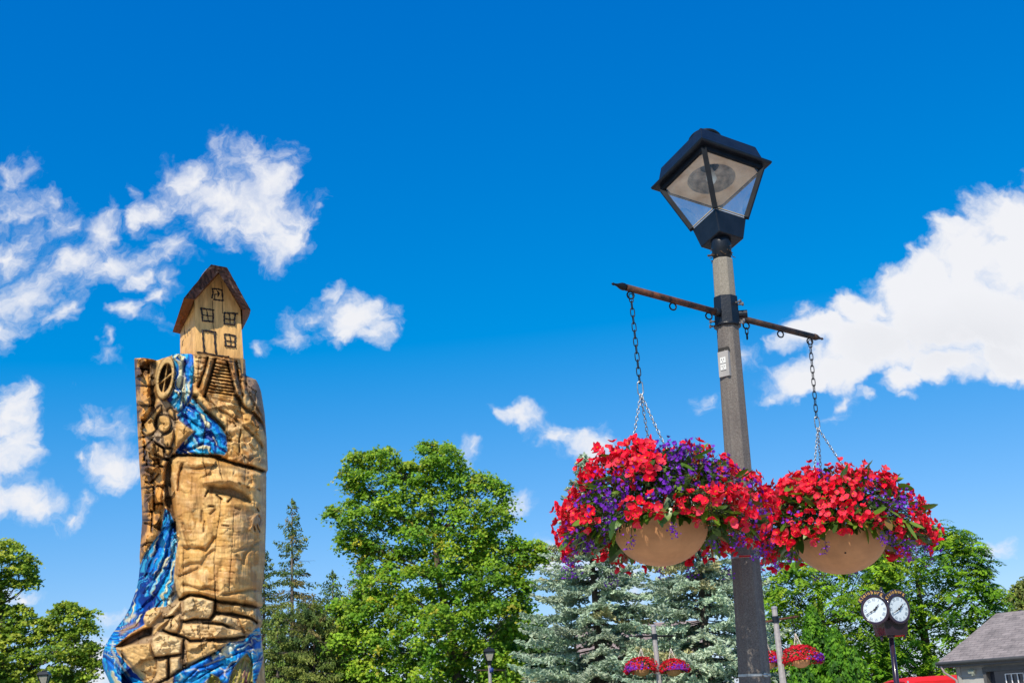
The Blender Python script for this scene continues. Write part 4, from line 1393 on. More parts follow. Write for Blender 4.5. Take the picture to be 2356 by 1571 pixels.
def basket(hook, car_px, rim_px, Yb, Rb, Rf, Ht, drop, label, seed, purple, nred=84, npur=62, hole=False, leafy=1.0):
    global rng
    rng = np.random.default_rng(seed)
    rim = at(*rim_px, Yb); car = at(*car_px, Yb)
    root = empty('hanging_basket', rim, label, 'flower basket', 'flower baskets hung from posts')
    bw = MB()
    prf = [(0, -.84 * Rb)]
    for i in range(1, 17):
        a = math.pi / 2 * i / 16
        prf.append((Rb * math.sin(a), -.84 * Rb * math.cos(a)))
    prf += [(Rb * 1.02, .01), (Rb * .99, .02), (Rb * .94, -.02), (0.02, -.04)]
    bw.lathe(prf, 56)
    bo = bw.build('bowl', M_BOWL, root, local=True)
    if hole:
        hb = MB(); hp = Vector((-.06, -.9 * Rb, 0)).normalized()
        a1 = math.radians(-100); el = .62
        p = Vector((math.cos(a1) * math.cos(el) * Rb, math.sin(a1) * math.cos(el) * Rb, -.84 * Rb * math.sin(el)))
        nn = Vector((p.x, p.y, p.z / .70)).normalized()
        hb.tube([p - nn * .004, p + nn * .0012], .006, 12); hb.build('drain_hole', M_IRON, bo, local=True)
    # chains
    ch = MB(); ch.chain(hook - Vector((0, 0, .035)), car + Vector((0, 0, .03)), .045, .023, .0030, 12)
    ch.build('upper_chain', M_IRON, root)
    cb = MB(); cb.link(car, Vector((0, 0, 1)), Vector((1, 0, 0)), .075, .030, .0035, 16, 6); cb.build('carabiner', M_ZINC, root)
    for k in range(3):
        a = math.radians(200 + 120 * k) + (.25 if hole else 0)
        e = rim + Vector((math.cos(a) * Rb * .9, math.sin(a) * Rb * .9, .04))
        c3 = MB(); c3.chain(car - Vector((0, 0, .035)), e, .0225, .0135, .0021, 9); c3.build('lower_chain', M_ZINC, root)
    # foliage
    V = []; Q = []; C = []
    def addp(c, ax, nrm, L, W_, col, cup=.15, k=5):
        v_, q_ = petal(c, ax, nrm, L, W_, cup, k); o = len(V)
        V.extend(v_); Q.extend([tuple(o + x for x in f) for f in q_]); C.extend([np.clip(col * (1 + .1 * rng.normal()), .002, 1)] * len(v_))
    for i in range(int(820 * leafy)):      # angel-wing leaves
        a = rng.uniform(0, 6.283); t = rng.uniform(0, 1) ** .8
        p = surf(t, a, Rf, Ht, drop) * rng.uniform(.62, 1.0)
        out = np.array([math.cos(a), math.sin(a), .15 - .9 * t]) + rng.normal(0, .45, 3)
        nrm = np.array([math.cos(a) * .6, math.sin(a) * .6, .8]) + rng.normal(0, .35, 3)
        cc = [np.array([.10, .20, .02]), np.array([.18, .28, .03]), np.array([.26, .15, .03]), np.array([.05, .11, .02])][int(rng.choice(4, p=[.35, .25, .12, .28]))]
        p = p * (1.10 if i % 4 == 0 else 1.0)
        addp(p, out, nrm, rng.uniform(.055, .12), rng.uniform(.026, .050), cc, rng.uniform(-.25, .25))
    for i in range(6500):     # small foliage of the fan flowers
        a = rng.uniform(0, 6.283); t = rng.uniform(0, 1)
        p = surf(t, a, Rf, Ht, drop) * rng.uniform(.45, 1.0)
        addp(p, rng.normal(size=3) + p * 2, rng.normal(size=3), rng.uniform(.014, .034), .011, np.array([.055, .10, .025]) * rng.uniform(.5, 1.6), .1, 2)
    for i in range(150):       # reddish stems
        a = rng.uniform(0, 6.283); t = rng.uniform(0.1, 1)
        p1 = surf(t, a, Rf, Ht, drop) * 1.02; p0 = p1 * .55
        addp(p0, p1 - p0, rng.normal(size=3), float(np.linalg.norm(p1 - p0)), .004, np.array([.3, .07, .03]) if rng.random() < .5 else np.array([.08, .12, .03]), .05, 4)
    # trailing strands that hang past the rim
    STR = []
    for i in range(16):
        a = rng.uniform(0, 6.283) if i > 1 else (-1.05 if i == 0 else -2.0); 
        p0 = surf(.8 if i > 1 else .72, a, Rf * (.75 if i < 2 else .9), Ht, drop)
        L = rng.uniform(.10, .20)
        p1 = p0 + np.array([math.cos(a) * .06, math.sin(a) * .06, -L])
        addp(p0, p1 - p0, np.array([math.cos(a), math.sin(a), 0]), L, .004, np.array([.07, .08, .03]), .0, 6)
        STR.append(p1)
        for j in range(9):
            addp(p0 + (p1 - p0) * rng.random(), rng.normal(size=3), rng.normal(size=3), .014, .006, np.array([.07, .13, .03]), .1, 2)
    npmesh('foliage', np.array(V), np.array(Q), M_LF2, root, col=np.array(C), smooth=True, world=False)
    # flower clusters, best-candidate spread over the dome
    pts = []
    spec = []
    def pnoise(a, t):
        best = -1
        for (pa, pt, pr_) in purple:
            da = (a - pa + math.pi) % (2 * math.pi) - math.pi
            best = max(best, 1 - math.hypot(da * .9, (t - pt) * 2.2) / pr_)
        return best
    # evenly spread candidates
    ntot = nred + npur
    tries = 0
    while len(pts) < ntot and tries < 60000:
        tries += 1
        a = rng.uniform(0, 6.283)
        t = rng.uniform(.02, 1.0) ** .75
        if math.sin(a) > .35 and rng.random() < .45: continue      # fewer round the back
        p = surf(t, a, Rf, Ht, drop)
        dmin = Rf * .155 * (1 - tries / 90000)
        if any(np.linalg.norm(p - q) < dmin for q in pts): continue
        pts.append(p); spec.append((a, t))
    sc_ = [pnoise(a, t) + rng.normal(0, .22) for a, t in spec]
    order = np.argsort(sc_)[::-1]
    isp = set(order[:min(npur, 95, len(pts) // 2)].tolist())
    nr = 0; npu = 0
    for i, p in enumerate(pts):
        a, t = spec[i]
        pur = i in isp
        if pur and npu >= 96: continue
        if not pur and nr >= 98: continue
        me = (FAN if pur else BEG)[int(rng.integers(0, 7))]
        o = bpy.data.objects.new('fan_flower_cluster' if pur else 'begonia_cluster', me)
        COL.objects.link(o); o.parent = root
        nn = Vector((math.cos(a), math.sin(a), .9 - 1.3 * t)).normalized()
        qr = nn.to_track_quat('Z', 'Y')
        o.rotation_mode = 'QUATERNION'
        from mathutils import Quaternion
        o.rotation_quaternion = qr @ Quaternion((0, 0, 1), rng.uniform(0, 6.28))
        o.location = Vector(p) + nn * rng.uniform(-.005, .03)
        s = rng.uniform(.85, 1.2) * (1.1 if pur else 1.22)
        o.scale = (s, s, s * .95)
        if pur: npu += 1
        else: nr += 1
    for i, p in enumerate(STR):
        if npu >= 99: break
        o = bpy.data.objects.new('fan_flower_cluster', FAN[i % 7]); COL.objects.link(o); o.parent = root
        o.location = Vector(p); o.scale = (.7, .7, .6); npu += 1
    return root


YL = hookL.y; YR = hookR.y
dL = (hookL - CAM).dot(_F); dR = (hookR - CAM).dot(_F)
# depth of the bowls
sL = (at(1520, 1190, YL) - CAM).dot(_F) / FPX; sR = (at(1931, 1230, YR) - CAM).dot(_F) / FPX
basket(hookL, (1473, 893), (1519, 1209), YL, 109 * sL, 222 * sL, 166 * sL, 64 * sL, 'larger, nearer hanging basket left of the big post, red begonias with purple patches', 11,
       [(-1.0, .30, .75), (-.75, .1, .6), (-2.2, .55, .35), (-1.9, .62, .35), (-1.6, .66, .3), (-2.9, .8, .35), (3.1, .95, .4), (-.35, .75, .3), (0, .95, .5), (-2.5, .95, .4)], nred=86, npur=34)
basket(hookR, (1880, 972), (1931, 1229), YR, 107 * sR, 190 * sR, 130 * sR, 46 * sR, 'farther hanging basket right of the big post, mostly red begonias under green leaves', 23,
       [(-1.1, .62, .4), (-.75, .6, .35), (-2.4, .7, .25), (.2, .8, .3), (-1.9, .2, .2)], nred=92, npur=9, hole=True, leafy=1.35)

# ------------------------------------------------------------------ distant posts with crossbars
M_POST = material('pale_concrete', (.40, .36, .34), .8, var=.12, nscale=12)
M_FARBOWL = M_BOWL


def far_basket(parent_hook, rimp, Rb, Rf, label, seed, pur_frac, pa=-1.1):
    global rng
    rng = np.random.default_rng(seed)
    rim = rimp
    root = empty('hanging_basket', rim, label, 'flower basket', 'flower baskets hung from posts')
    bw = MB(); bw.lathe([(0, -.8 * Rb)] + [(Rb * math.sin(a), -.8 * Rb * math.cos(a)) for a in [math.pi / 2 * i / 8 for i in range(1, 9)]] + [(Rb * .9, .0), (.01, -.03)], 20)
    bw.build('bowl', M_BOWL, root, local=True)
    mid = rim + Vector((0, 0, (parent_hook.z - rim.z) * .62)); mid.x = parent_hook.x * .6 + rim.x * .4; mid.y = parent_hook.y
    c = MB(); c.chain(parent_hook, mid, .06, .035, .007, 8); c.build('upper_chain', M_IRON, root)
    for k in range(3):
        a = math.radians(200 + 120 * k)
        c3 = MB(); c3.chain(mid, rim + Vector((math.cos(a) * Rb * .9, math.sin(a) * Rb * .9, .03)), .05, .028, .008, 6); c3.build('lower_chain', material('pale_chain', (.7, .62, .5), .5) if 'pale_chain' not in bpy.data.materials else bpy.data.materials['pale_chain'], root)
    n = 1500
    for nm, fr_c, cols, mat in (('begonias', 1.0, [(.75, .012, .03), (.8, .03, .06), (.5, .008, .015)], M_RED), ('fan_flowers', pur_frac, [(.2, .03, .5), (.28, .07, .6)], M_PUR), ('foliage', .6, [(.06, .13, .02), (.1, .18, .03)], M_LF2)):
        k = int(n * fr_c)
        a = rng.uniform(0, 6.283, k); t = rng.random(k) ** .8
        if nm == 'fan_flowers':
            a = rng.normal(pa, .42, k); t = np.clip(rng.normal(.72, .13, k), 0, 1)
        P = np.array([surf(tt, aa, Rf, Rf * .68, Rf * .32) for tt, aa in zip(t, a)]) * (rng.uniform(.9, 1.04, (k, 1)) if nm != 'foliage' else rng.uniform(.7, .97, (k, 1)))
        leaves(P, P + rng.normal(0, .25, (k, 3)) + np.array([0, 0, .1]), rng.uniform(.022, .042, k), palette(k, cols, [1] * len(cols), .15), 1.2, nm, mat, None)
        o = bpy.data.objects[bpy.context.scene.collection.objects[-1].name] if False else COL.objects[-1]
        o.parent = root
    return root


def far_post(p_top, p_bot, Y, py_bar, bar_l, bar_r, barmat, label, tilt=0.0, rad=.09):
    T = at(*p_top, Y); B = at(*p_bot, Y)
    d = (T - B).normalized(); b = B - d * (B.z / d.z)
    root = empty('basket_post', b, label, 'post', 'lamp posts of the plaza')
    m_ = MB(); m_.tube([b, T - d * .05], [rad * 1.25, rad * .85], 8, smooth=False); m_.build('pole', M_POST, root)
    cp = MB(); cp.tube([T - d * .06, T - d * .05, T - d * .0, T + d * .02], [rad * .95, rad * 1.0, rad * .9, rad * .3], 8, smooth=False); cp.build('cap', material('grey_cap', (.35, .33, .36), .6) if 'grey_cap' not in bpy.data.materials else bpy.data.materials['grey_cap'], root)
    Ll = at(*bar_l, Y - tilt); Lr = at(*bar_r, Y + tilt)
    br = MB(); br.tube([Ll, Lr], .03, 8)
    for e, s in ((Ll, Ll - Lr), (Lr, Lr - Ll)):
        s = s.normalized(); br.tube([e, e + s * .03, e + s * .16], [.045, .04, .008], 6)
    br.build('crossbar', barmat, root)
    cl_ = MB(); f = (py_bar - p_top[1]) / (p_bot[1] - p_top[1]); cz = T.lerp(B, f); cl_.tube([cz - d * .09, cz + d * .09], rad * 1.15, 8, smooth=False); cl_.build('collar', M_BLK, root)
    return Ll, Lr


Yf = 41
Ll, Lr = far_post((1503, 1437), (1517, 1571), Yf, 1464, (1468, 1463), (1545, 1462), M_IRON, 'distant pale post with straight black crossbar and two flower baskets, before the blue spruces')
s_ = mpp(Yf) * 1.05
far_basket(Ll.lerp(Lr, .08), at(1476, 1540, Yf), 17 * s_, 38 * s_, 'distant round basket on the left end of the black crossbar', 31, .16, -2.2)
far_basket(Ll.lerp(Lr, .92), at(1550, 1540, Yf), 17 * s_, 33 * s_, 'distant basket with a purple front on the right end of the black crossbar', 32, .26, -1.2)
Yg = 34
Ll, Lr = far_post((1781, 1395), (1802, 1571), Yg, 1425, (1752, 1431), (1826, 1419), M_RUST, 'distant pale post with rusty crossbar just right of the big concrete pole', tilt=.0)
s_ = mpp(Yg) * 1.05
far_basket(Lr.lerp(Ll, .05), at(1842, 1518, Yg), 20 * s_, 45 * s_, 'distant wide basket on the right end of the rusty crossbar, in front of the cedars', 33, .16, -.4)
far_basket(Ll, at(1765, 1524, Yg + .4), 18 * s_, 36 * s_, 'distant red basket mostly hidden between the concrete pole and the post with rusty crossbar', 34, .1)


def far_lamp(px, py_t, px_b, Y, label, bar=None):
    T = at(px, py_t, Y); s = mpp(Y) * 1.05
    B = at(px_b, 1640, Y); d = (T - B).normalized(); b = B - d * (B.z / d.z)
    root = empty('street_lamp', b, label, 'street lamp', 'lamp posts of the plaza')
    H = (T - b).length
    M4 = Matrix.Translation(b)
    m_ = MB(); m_.tube([b, b + d * (H - 34 * s)], [.13, .085], 8, smooth=False); m_.build('pole', M_POST, root)
    def ring(r, h, yaw=.12): return [b + d * (H - h * s) + Vector((r * s * math.cos(yaw + math.pi / 4 + math.pi / 2 * k), r * s * math.sin(yaw + math.pi / 4 + math.pi / 2 * k), 0)) for k in range(4)]
    def frus(rings, caps=True):
        m2 = MB(); vs = [p for r in rings for p in r]; fs = [(i * 4 + k, i * 4 + (k + 1) % 4, i * 4 + 4 + (k + 1) % 4, i * 4 + 4 + k) for i in range(len(rings) - 1) for k in range(4)]
        if caps: fs += [(3, 2, 1, 0), tuple(len(vs) - 4 + k for k in range(4))]
        return m2.add(vs, fs)
    lb = frus([ring(5, 37), ring(6, 31), ring(8, 28), ring(8, 27.5)]).build('lantern', M_BLK, root)
    frus([ring(7.8, 27.5), ring(14.5, 10.5)], False).build('glass_pane', material('frosted_far_glass', (.42, .38, .31), .25, var=.15) if 'frosted_far_glass' not in bpy.data.materials else bpy.data.materials['frosted_far_glass'], lb)
    fr_ = MB(); a = ring(8.1, 27.5); c = ring(15, 10.5)
    for k in range(4): fr_.bar(a[k], c[k], .04, .04); fr_.bar(c[k], c[(k + 1) % 4], .04, .05)
    fr_.build('frame', M_BLK, lb)
    frus([ring(18, 10), ring(18, 9), ring(12, 3), ring(5, 2)]).build('roof_cap', M_BLK, lb)
    v_ = MB(); c0 = b + d * (H - 2 * s); v_.tube([c0, c0 + d * 2 * s], [5 * s, 4 * s], 10); v_.build('vent_cap', M_BLK, lb)
    if bar:
        a1 = at(bar[0][0], bar[0][1], Y); a2 = at(bar[1][0], bar[1][1], Y)
        b_ = MB(); b_.tube([a1, a2], .035, 6); b_.build('crossbar', M_RUST2, root)
        c_ = MB(); cc = a1.lerp(a2, .5); c_.tube([cc - d * .12, cc + d * .12], .13, 8); c_.build('collar', material('blue_collar', (.03, .05, .25), .5), root)
        for e in (a1, a2):
            h_ = MB(); h_.tube([e, e - Vector((0, 0, 1.0))], .012, 5); h_.build('hanger', M_IRON, root)


far_lamp(1124.5, 1488, 1131, 66, 'small distant lantern post in front of the big maple', bar=((1097, 1541), (1163, 1541)))
far_lamp(101, 1541, 104, 66, 'small distant lantern post at lower left, in front of the olive maple')

# ------------------------------------------------------------------ street clock
CY = 31.0
M_CLK = material('aubergine_black_paint', (.035, .018, .03), .22, var=.25, nscale=3, coat=.5)
M_DIAL = material('white_dial', (.68, .74, .76), .35, var=.02)
M_GOLD = material('gold_letters', (.80, .45, .10), .5, var=.05)
M_INK = material('dial_ink', (.20, .25, .32), .5, var=.05)
M_HAND = material('dark_hands', (.02, .015, .015), .5)
cpos = at(2036, 1398, CY); sC = mpp(CY) * 1.03
Tt = at(2050, 1462, CY); Bt = at(2063, 1571, CY); dd_ = (Tt - Bt).normalized(); cb0 = Bt - dd_ * (Bt.z / dd_.z)
clock = empty('street_clock', cb0, 'dark street clock with round white dials and gold lettering on a slim post', 'clock')
m_ = MB(); m_.tube([cb0, Tt], [.085, .062], 16); m_.tube([Tt - dd_ * .06, Tt - dd_ * .03, Tt + dd_ * .02], [.075, .10, .10], 16)
m_.tube([cb0, cb0 + Vector((0, 0, .35)), cb0 + Vector((0, 0, .5))], [.22, .2, .09], 12); m_.build('post', M_CLK, clock)
hb = MB()
top_z = at(2040, 1430, CY).z; bot_z = at(2045, 1462, CY).z
ctr = Vector((cpos.x + .015, CY + .05, 0))
def prism(w0, w1, z0, z1, yaw):
    vs = []
    for w, z in ((w0, z0), (w1, z1)):
        for k in range(4):
            a = yaw + math.pi / 2 * k + math.pi / 4; vs.append(Vector((ctr.x + .07 + w * math.cos(a), ctr.y + w * math.sin(a), z)))
    return vs, [(3, 2, 1, 0), (4, 5, 6, 7), (0, 1, 5, 4), (1, 2, 6, 5), (2, 3, 7, 6), (3, 0, 4, 7)]
v_, f_ = prism(35 * sC, 41 * sC, bot_z, top_z + .03, math.radians(10)); hb.add(v_, f_); hb.build('head_box', M_CLK, clock, bevel=.015)
rp = MB(); rp.box((ctr.x + .10, ctr.y - .22, bot_z - .035), (ctr.x + .33, ctr.y - .10, bot_z - .005)); rp.build('red_bar', material('red_bar', (.7, .01, .01), .3), clock)  # plain red bar under the head box, neither lens nor lamp
for dx in (-.22, .36):
    kn = MB(); kn.tube([(ctr.x + dx, ctr.y - .1, bot_z), (ctr.x + dx, ctr.y - .1, bot_z - .07), (ctr.x + dx, ctr.y - .1, bot_z - .12)], [.03, .04, .02], 10); kn.build('floodlight', M_CLK, clock)
fn = MB(); fz = cpos.z + 18 * sC
fc = Vector((ctr.x - .03, ctr.y, 0))
fn.lathe([(.10, fz - .1), (.105, fz), (.085, fz + .12), (.05, fz + .22), (.03, fz + .26), (.04, fz + .29), (.02, fz + .33), (0, fz + .335)], 16, Matrix.Translation(fc)); fn.build('finial', M_CLK, clock)
ct = MB(); ct.lathe([(.14, top_z - .1), (.16, cpos.z), (.12, fz - .06), (.10, fz)], 16, Matrix.Translation(fc)); ct.build('hub', M_CLK, clock)
ROM = ['XII', 'I', 'II', 'III', 'IIII', 'V', 'VI', 'VII', 'VIII', 'IX', 'X', 'XI']


def text_mesh(s, size):
    cu = bpy.data.curves.new('txt', 'FONT'); cu.body = s; cu.size = size; cu.align_x = 'CENTER'; cu.align_y = 'CENTER'; cu.offset = 0.0; cu.extrude = .003
    o = bpy.data.objects.new('txt', cu); COL.objects.link(o)
    dg = bpy.context.evaluated_depsgraph_get(); dg.update()
    me = o.evaluated_get(dg).to_mesh()
    vs = [v.co.copy() for v in me.vertices]; fs = [tuple(p.vertices) for p in me.polygons]
    o.evaluated_get(dg).to_mesh_clear()
    bpy.data.objects.remove(o); bpy.data.curves.remove(cu)
    return vs, fs


def drum(pxc, pyc, yaw, label=None, visible=True):
    """yaw: direction the dial faces, 0 = toward the viewer (-Y), + = turned to the right"""
    n = Vector((math.sin(yaw), -math.cos(yaw), 0)); x = Vector((math.cos(yaw), math.sin(yaw), 0)); z = Vector((0, 0, 1))
    R_ = 32 * sC; rd_ = 26 * sC
    c = at(pxc, pyc, CY - .32) if pxc else Vector((ctr.x, ctr.y, cpos.z)) + n * .34
    M = Matrix((x, z, n)).transposed().to_4x4(); M.translation = c        # local: x right, y up, z out of dial
    b = MB(); b.lathe([(R_ * .6, -.30), (R_ * .93, -.24), (R_ * .97, -.05), (R_ * 1.0, -.03), (R_ * 1.0, 0.0), (R_ * .95, .018), (rd_ * 1.01, .012), (rd_, .0), (0, -.001)][:-1], 40, M)
    dr = b.build('clock_case', M_CLK, clock)
    d = MB(); d.lathe([(rd_ * 1.02, .001), (0.0, .0012)], 40, M, smooth=False); dial = d.build('dial', M_DIAL, dr)
    nm = MB()
    if visible:
        for i, r in enumerate(ROM):
            a = -math.pi * 2 * i / 12 + math.pi / 2
            vs, fs = text_mesh(r, .095)
            w = max(v.x for v in vs) - min(v.x for v in vs); kx = min(1, .085 / max(w, .01))
            Rr = Matrix.Rotation(a - math.pi / 2, 4, 'Z')
            p = Vector((math.cos(a) * rd_ * .80, math.sin(a) * rd_ * .80, .003))
            nm.add([M @ (p + (Rr @ Vector((v.x * kx, v.y * 1.05, v.z)))) for v in vs], fs)
        for i in range(60):
            a = math.pi * 2 * i / 60; e = Vector((math.cos(a), math.sin(a), 0))
            nm.bar(M @ (e * rd_ * .93 + Vector((0, 0, .002))), M @ (e * rd_ * .965 + Vector((0, 0, .002))), .004, .003)
        nm.build('numerals', M_INK, dr)
        hd = MB()
        for ang, L, w in ((math.radians(90 - 47), .62, .030), (math.radians(90 - 245), .84, .020)):
            e = Vector((math.cos(ang), math.sin(ang), 0)); s = Vector((-e.y, e.x, 0))
            zz = .03
            sh = [(-.16, .5), (-.05, .6), (.0, 1.0), (.25, .6), (.42, 1.5), (.55, .5), (.75, .6), (1.0, .05)]
            vs = []; fs = []
            for t, k in sh:
                for q in (-1, 1):
                    for h in (0, .006): vs.append(M @ (e * t * L * rd_ + s * q * w * k * .6 + Vector((0, 0, zz + h))))
            for i in range(len(sh) - 1):
                o = i * 4; fs += [(o + 1, o + 3, o + 7, o + 5), (o, o + 4, o + 6, o + 2), (o, o + 1, o + 5, o + 4), (o + 2, o + 6, o + 7, o + 3)]
            hd.add(vs, fs)
        hd.lathe([(.025, .0), (.025, .04), (0, .041)], 12, M); hd.build('hands', M_HAND, dr)
        # arched sign band with the town's name
        bd = MB(); r0, r1 = R_ * 1.03, R_ * 1.30
        vs = []; fs = []; a0, a1, N_ = math.radians(152), math.radians(48), 22
        for i in range(N_ + 1):
            a = a0 + (a1 - a0) * i / N_
            for r in (r0, r1):
                for h in (-.03, -.005): vs.append(M @ Vector((math.cos(a) * r, math.sin(a) * r, h)))
        for i in range(N_):
            o = i * 4; fs += [(o + 1, o + 3, o + 7, o + 5), (o, o + 4, o + 6, o + 2), (o + 2, o + 6, o + 7, o + 3), (o, o + 1, o + 5, o + 4)]
        fs += [(0, 2, 3, 1), (N_ * 4, N_ * 4 + 1, N_ * 4 + 3, N_ * 4 + 2)]
        bd.add(vs, fs); bd.build('sign_band', M_CLK, dr)
        tx = MB(); word = 'Kleinburg'
        adv = [.95, .45, .85, .45, .9, .9, .9, .65, .9]; tot = sum(adv); acc = 0
        for chh, w in zip(word, adv):
            f = (acc + w / 2) / tot; acc += w
            a = math.radians(148) + (math.radians(52) - math.radians(148)) * f
            vs, fs = text_mesh(chh, .125)
            # keep a common baseline
            Rr = Matrix.Rotation(a - math.pi / 2, 4, 'Z')
            cx = (max(v.x for v in vs) + min(v.x for v in vs)) / 2
            p = Vector((math.cos(a) * R_ * 1.15, math.sin(a) * R_ * 1.15, .0))
            tx.add([M @ (p + Rr @ Vector((v.x - cx, v.y, v.z))) for v in vs], fs)
        tx.build('lettering', M_GOLD, dr)


drum(2013, 1402, math.radians(-38))
drum(2068, 1400, math.radians(26))
drum(None, None, math.radians(140), visible=False)
drum(None, None, math.radians(-115), visible=False)

# ------------------------------------------------------------------ carved and painted log sculpture
rng = np.random.default_rng(5)
SY = 7.05


def Zn(s, ox, oy):
    return lambda pts: [(ox + x / s, oy + y / s) for x, y in pts]


z1 = Zn(3.135, 220, 580); z2 = Zn(2.952, 220, 1040)
zA = Zn(6.03, 300, 800); zB = Zn(5.805, 430, 800); zC = Zn(6.786, 220, 1340); zD = Zn(6.7875, 400, 1340)
Ledge = [(818, 309), (850, 310), (930, 314), (1000, 317), (1060, 320), (1100, 323), (1150, 326), (1200, 327), (1250, 323), (1280, 321), (1300, 322), (1330, 319), (1350, 315), (1380, 305), (1400, 297), (1420, 286), (1440, 271),
         (1460, 256), (1480, 244), (1500, 237), (1520, 235), (1540, 239), (1571, 253), (1620, 275), (1700, 300), (1900, 285), (2200, 280), (2420, 270)]
Redge = [(818, 563), (856, 565), (862, 568), (866, 576), (873, 589), (885, 595), (900, 600), (950, 608), (1000, 612), (1050, 614), (1078, 615), (1090, 611), (1175, 610), (1277, 608), (1328, 604), (1365, 600), (1375, 602), (1390, 604),
         (1396, 598), (1402, 596), (1425, 603), (1436, 601), (1443, 597), (1463, 601), (1514, 606), (1571, 609), (1700, 620), (1900, 640), (2200, 660), (2420, 680)]
rows_y = np.concatenate([np.arange(816, 1600, 1.9), np.linspace(1602, 2420, 60)])
NU = 210
uu = np.linspace(-1, 1, NU)
tt = 0.55 * uu + 0.45 * np.sin(uu * math.pi / 2)
Lx = np.interp(rows_y, *zip(*Ledge)); Rx = np.interp(rows_y, *zip(*Redge))
cx = (Lx + Rx) / 2; hw = (Rx - Lx) / 2
PX = cx[:, None] + hw[:, None] * tt[None, :]
PY_ = np.repeat(rows_y[:, None], NU, 1)
# ragged upper rim
topoff = np.interp(PX, [305, 312, 330, 350, 362, 375, 392, 400, 440, 446, 470, 560, 566], [10, 8, 7, 10, 13, 8, 3, -2, -2, 2, 3, 9, 11])
PYs = PY_ + topoff * np.clip(1 - (PY_ - 816) / 60, 0, 1)
px, py = PX, PYs
T = (PX - cx[:, None]) / hw[:, None]
depth_half = np.interp(rows_y, [816, 1000, 1400, 1500, 1600, 2400], [.27, .31, .33, .36, .38, .45])[:, None]
bulge = depth_half * np.sqrt(np.clip(1 - np.abs(T) ** 2.3, 0, 1))
H = np.zeros_like(px)            # carved relief, metres toward the viewer
edge_fade = np.clip((1 - np.abs(T)) * 12, 0.15, 1)
# wood colour fields
LIGHT = np.array([.76, .46, .165]); HONEY = np.array([.60, .29, .06]); BROWN = np.array([.13, .065, .028]); BURN_SHADE = np.array([.035, .018, .010]); GREY = np.array([.20, .155, .12])  # darkest tone: burnt wood, and the seam's painted shadow line
grain = fbm(px * .09, py * .012, 3, 4)
blot = fbm(px * .022, py * .03, 9, 4)
COLR = LIGHT[None, None] * (0.80 + .42 * grain[..., None])
COLR = COLR + (HONEY - LIGHT) * (sstep(.42, .68, blot) * .75)[..., None]


def cmix(c, k):
    global COLR
    k = np.clip(k, 0, 1)[..., None]
    COLR = COLR * (1 - k) + np.asarray(c) * k


cmix(np.array([.40, .16, .035]), sstep(.50, .70, fbm(px * .045, py * .022, 301, 5)) * .75)
cmix(np.array([.30, .13, .045]), sstep(.58, .74, fbm(px * .10, py * .035, 303, 4)) * .6)
cmix(np.array([.82, .56, .26]), sstep(.55, .72, fbm(px * .06, py * .05, 305, 4)) * .6)


def facet(n, box, tilt, seed, sx=1.0, sy=1.0):
    """chisel cuts: nearest-seed planes; returns height field"""
    r = np.random.default_rng(seed)
    sxp = r.uniform(box[0], box[2], n); syp = r.uniform(box[1], box[3], n)
    best = np.full(px.shape, 1e9); out = np.zeros(px.shape); idt = np.zeros(px.shape)
    tx = r.normal(0, tilt, n); ty = r.normal(0, tilt, n); o = r.normal(0, tilt * 4, n)
    m_ = (px > box[0] - 20) & (px < box[2] + 20) & (py > box[1] - 20) & (py < box[3] + 20)
    X = px[m_] + 5 * (fbm(px[m_] * .06, py[m_] * .06, seed, 2) - .5) * 4; Y = py[m_] + 5 * (fbm(px[m_] * .06, py[m_] * .06, seed + 5, 2) - .5) * 4
    b = np.full(X.shape, 1e9); oo = np.zeros(X.shape); ii = np.zeros(X.shape)
    for k in range(n):
        d = ((X - sxp[k]) / sx) ** 2 + ((Y - syp[k]) / sy) ** 2
        c = d < b
        b[c] = d[c]; v_ = o[k] + tx[k] * (X - sxp[k]) + ty[k] * (Y - syp[k]); oo[c] = v_[c]; ii[c] = k
    out[m_] = oo; idt[m_] = ii
    return out, idt


def inside(poly, soft=2.0):
    return sstep(-soft, soft, poly_sd(px, py, poly))


def raise_(poly, h, edge=6.0, dome=0.0):
    """raised boss with a rounded edge"""
    global H
    sd = poly_sd(px, py, poly)
    k = sstep(-1.5, edge, sd)
    H = H + h * k + dome * np.clip(sd / 40, 0, 1) ** .5 * (sd > 0)
    return sd


def groove(pts, w, d, burn=.8, bw=None, col=None):
    global H
    bw = (bw or w * 1.1) * (1.1 if col is None else 1.0)
    ds = seg_dist(px + 1.5 * (vnoise(px * .15, py * .15, 4) - .5), py + 2.0 * (vnoise(px * .12, py * .12, 8) - .5), pts)
    H = H - d * np.exp(-(ds / w) ** 2)
    if burn: cmix(BURN_SHADE if col is None else col, burn * np.exp(-(ds / (bw or w * 1.1)) ** 2))


def ridge(pts, w, h):
    global H
    ds = seg_dist(px, py, pts); H = H + h * np.exp(-(ds / w) ** 2)


REG = np.zeros(px.shape, dtype=int)      # 0 trunk wood
# --- general chisel facets
f1, _ = facet(520, (300, 810, 620, 1600), .0011, 21, 1.0, 1.3)
f2, _ = facet(150, (300, 810, 620, 1600), .0007, 22, 1.6, 1.0)
_slab0 = sstep(0, 8, poly_sd(px, py, [(392, 1055), (612, 1080), (606, 1390), (418, 1375), (404, 1240), (398, 1150)]))
H += (f1 * .35 + f2 * .8) * (1 - .72 * _slab0)
H += (fbm(px * .05, py * .05, 40, 3) - .5) * (.022 - .012 * _slab0) + _slab0 * ((fbm(px * .03, py * .014, 45, 2) - .5) * .05 + (fbm(px * .02, py * .16, 46, 3) - .5) * .006) + (fbm(px * .3, py * .05, 41, 3) - .5) * .0045

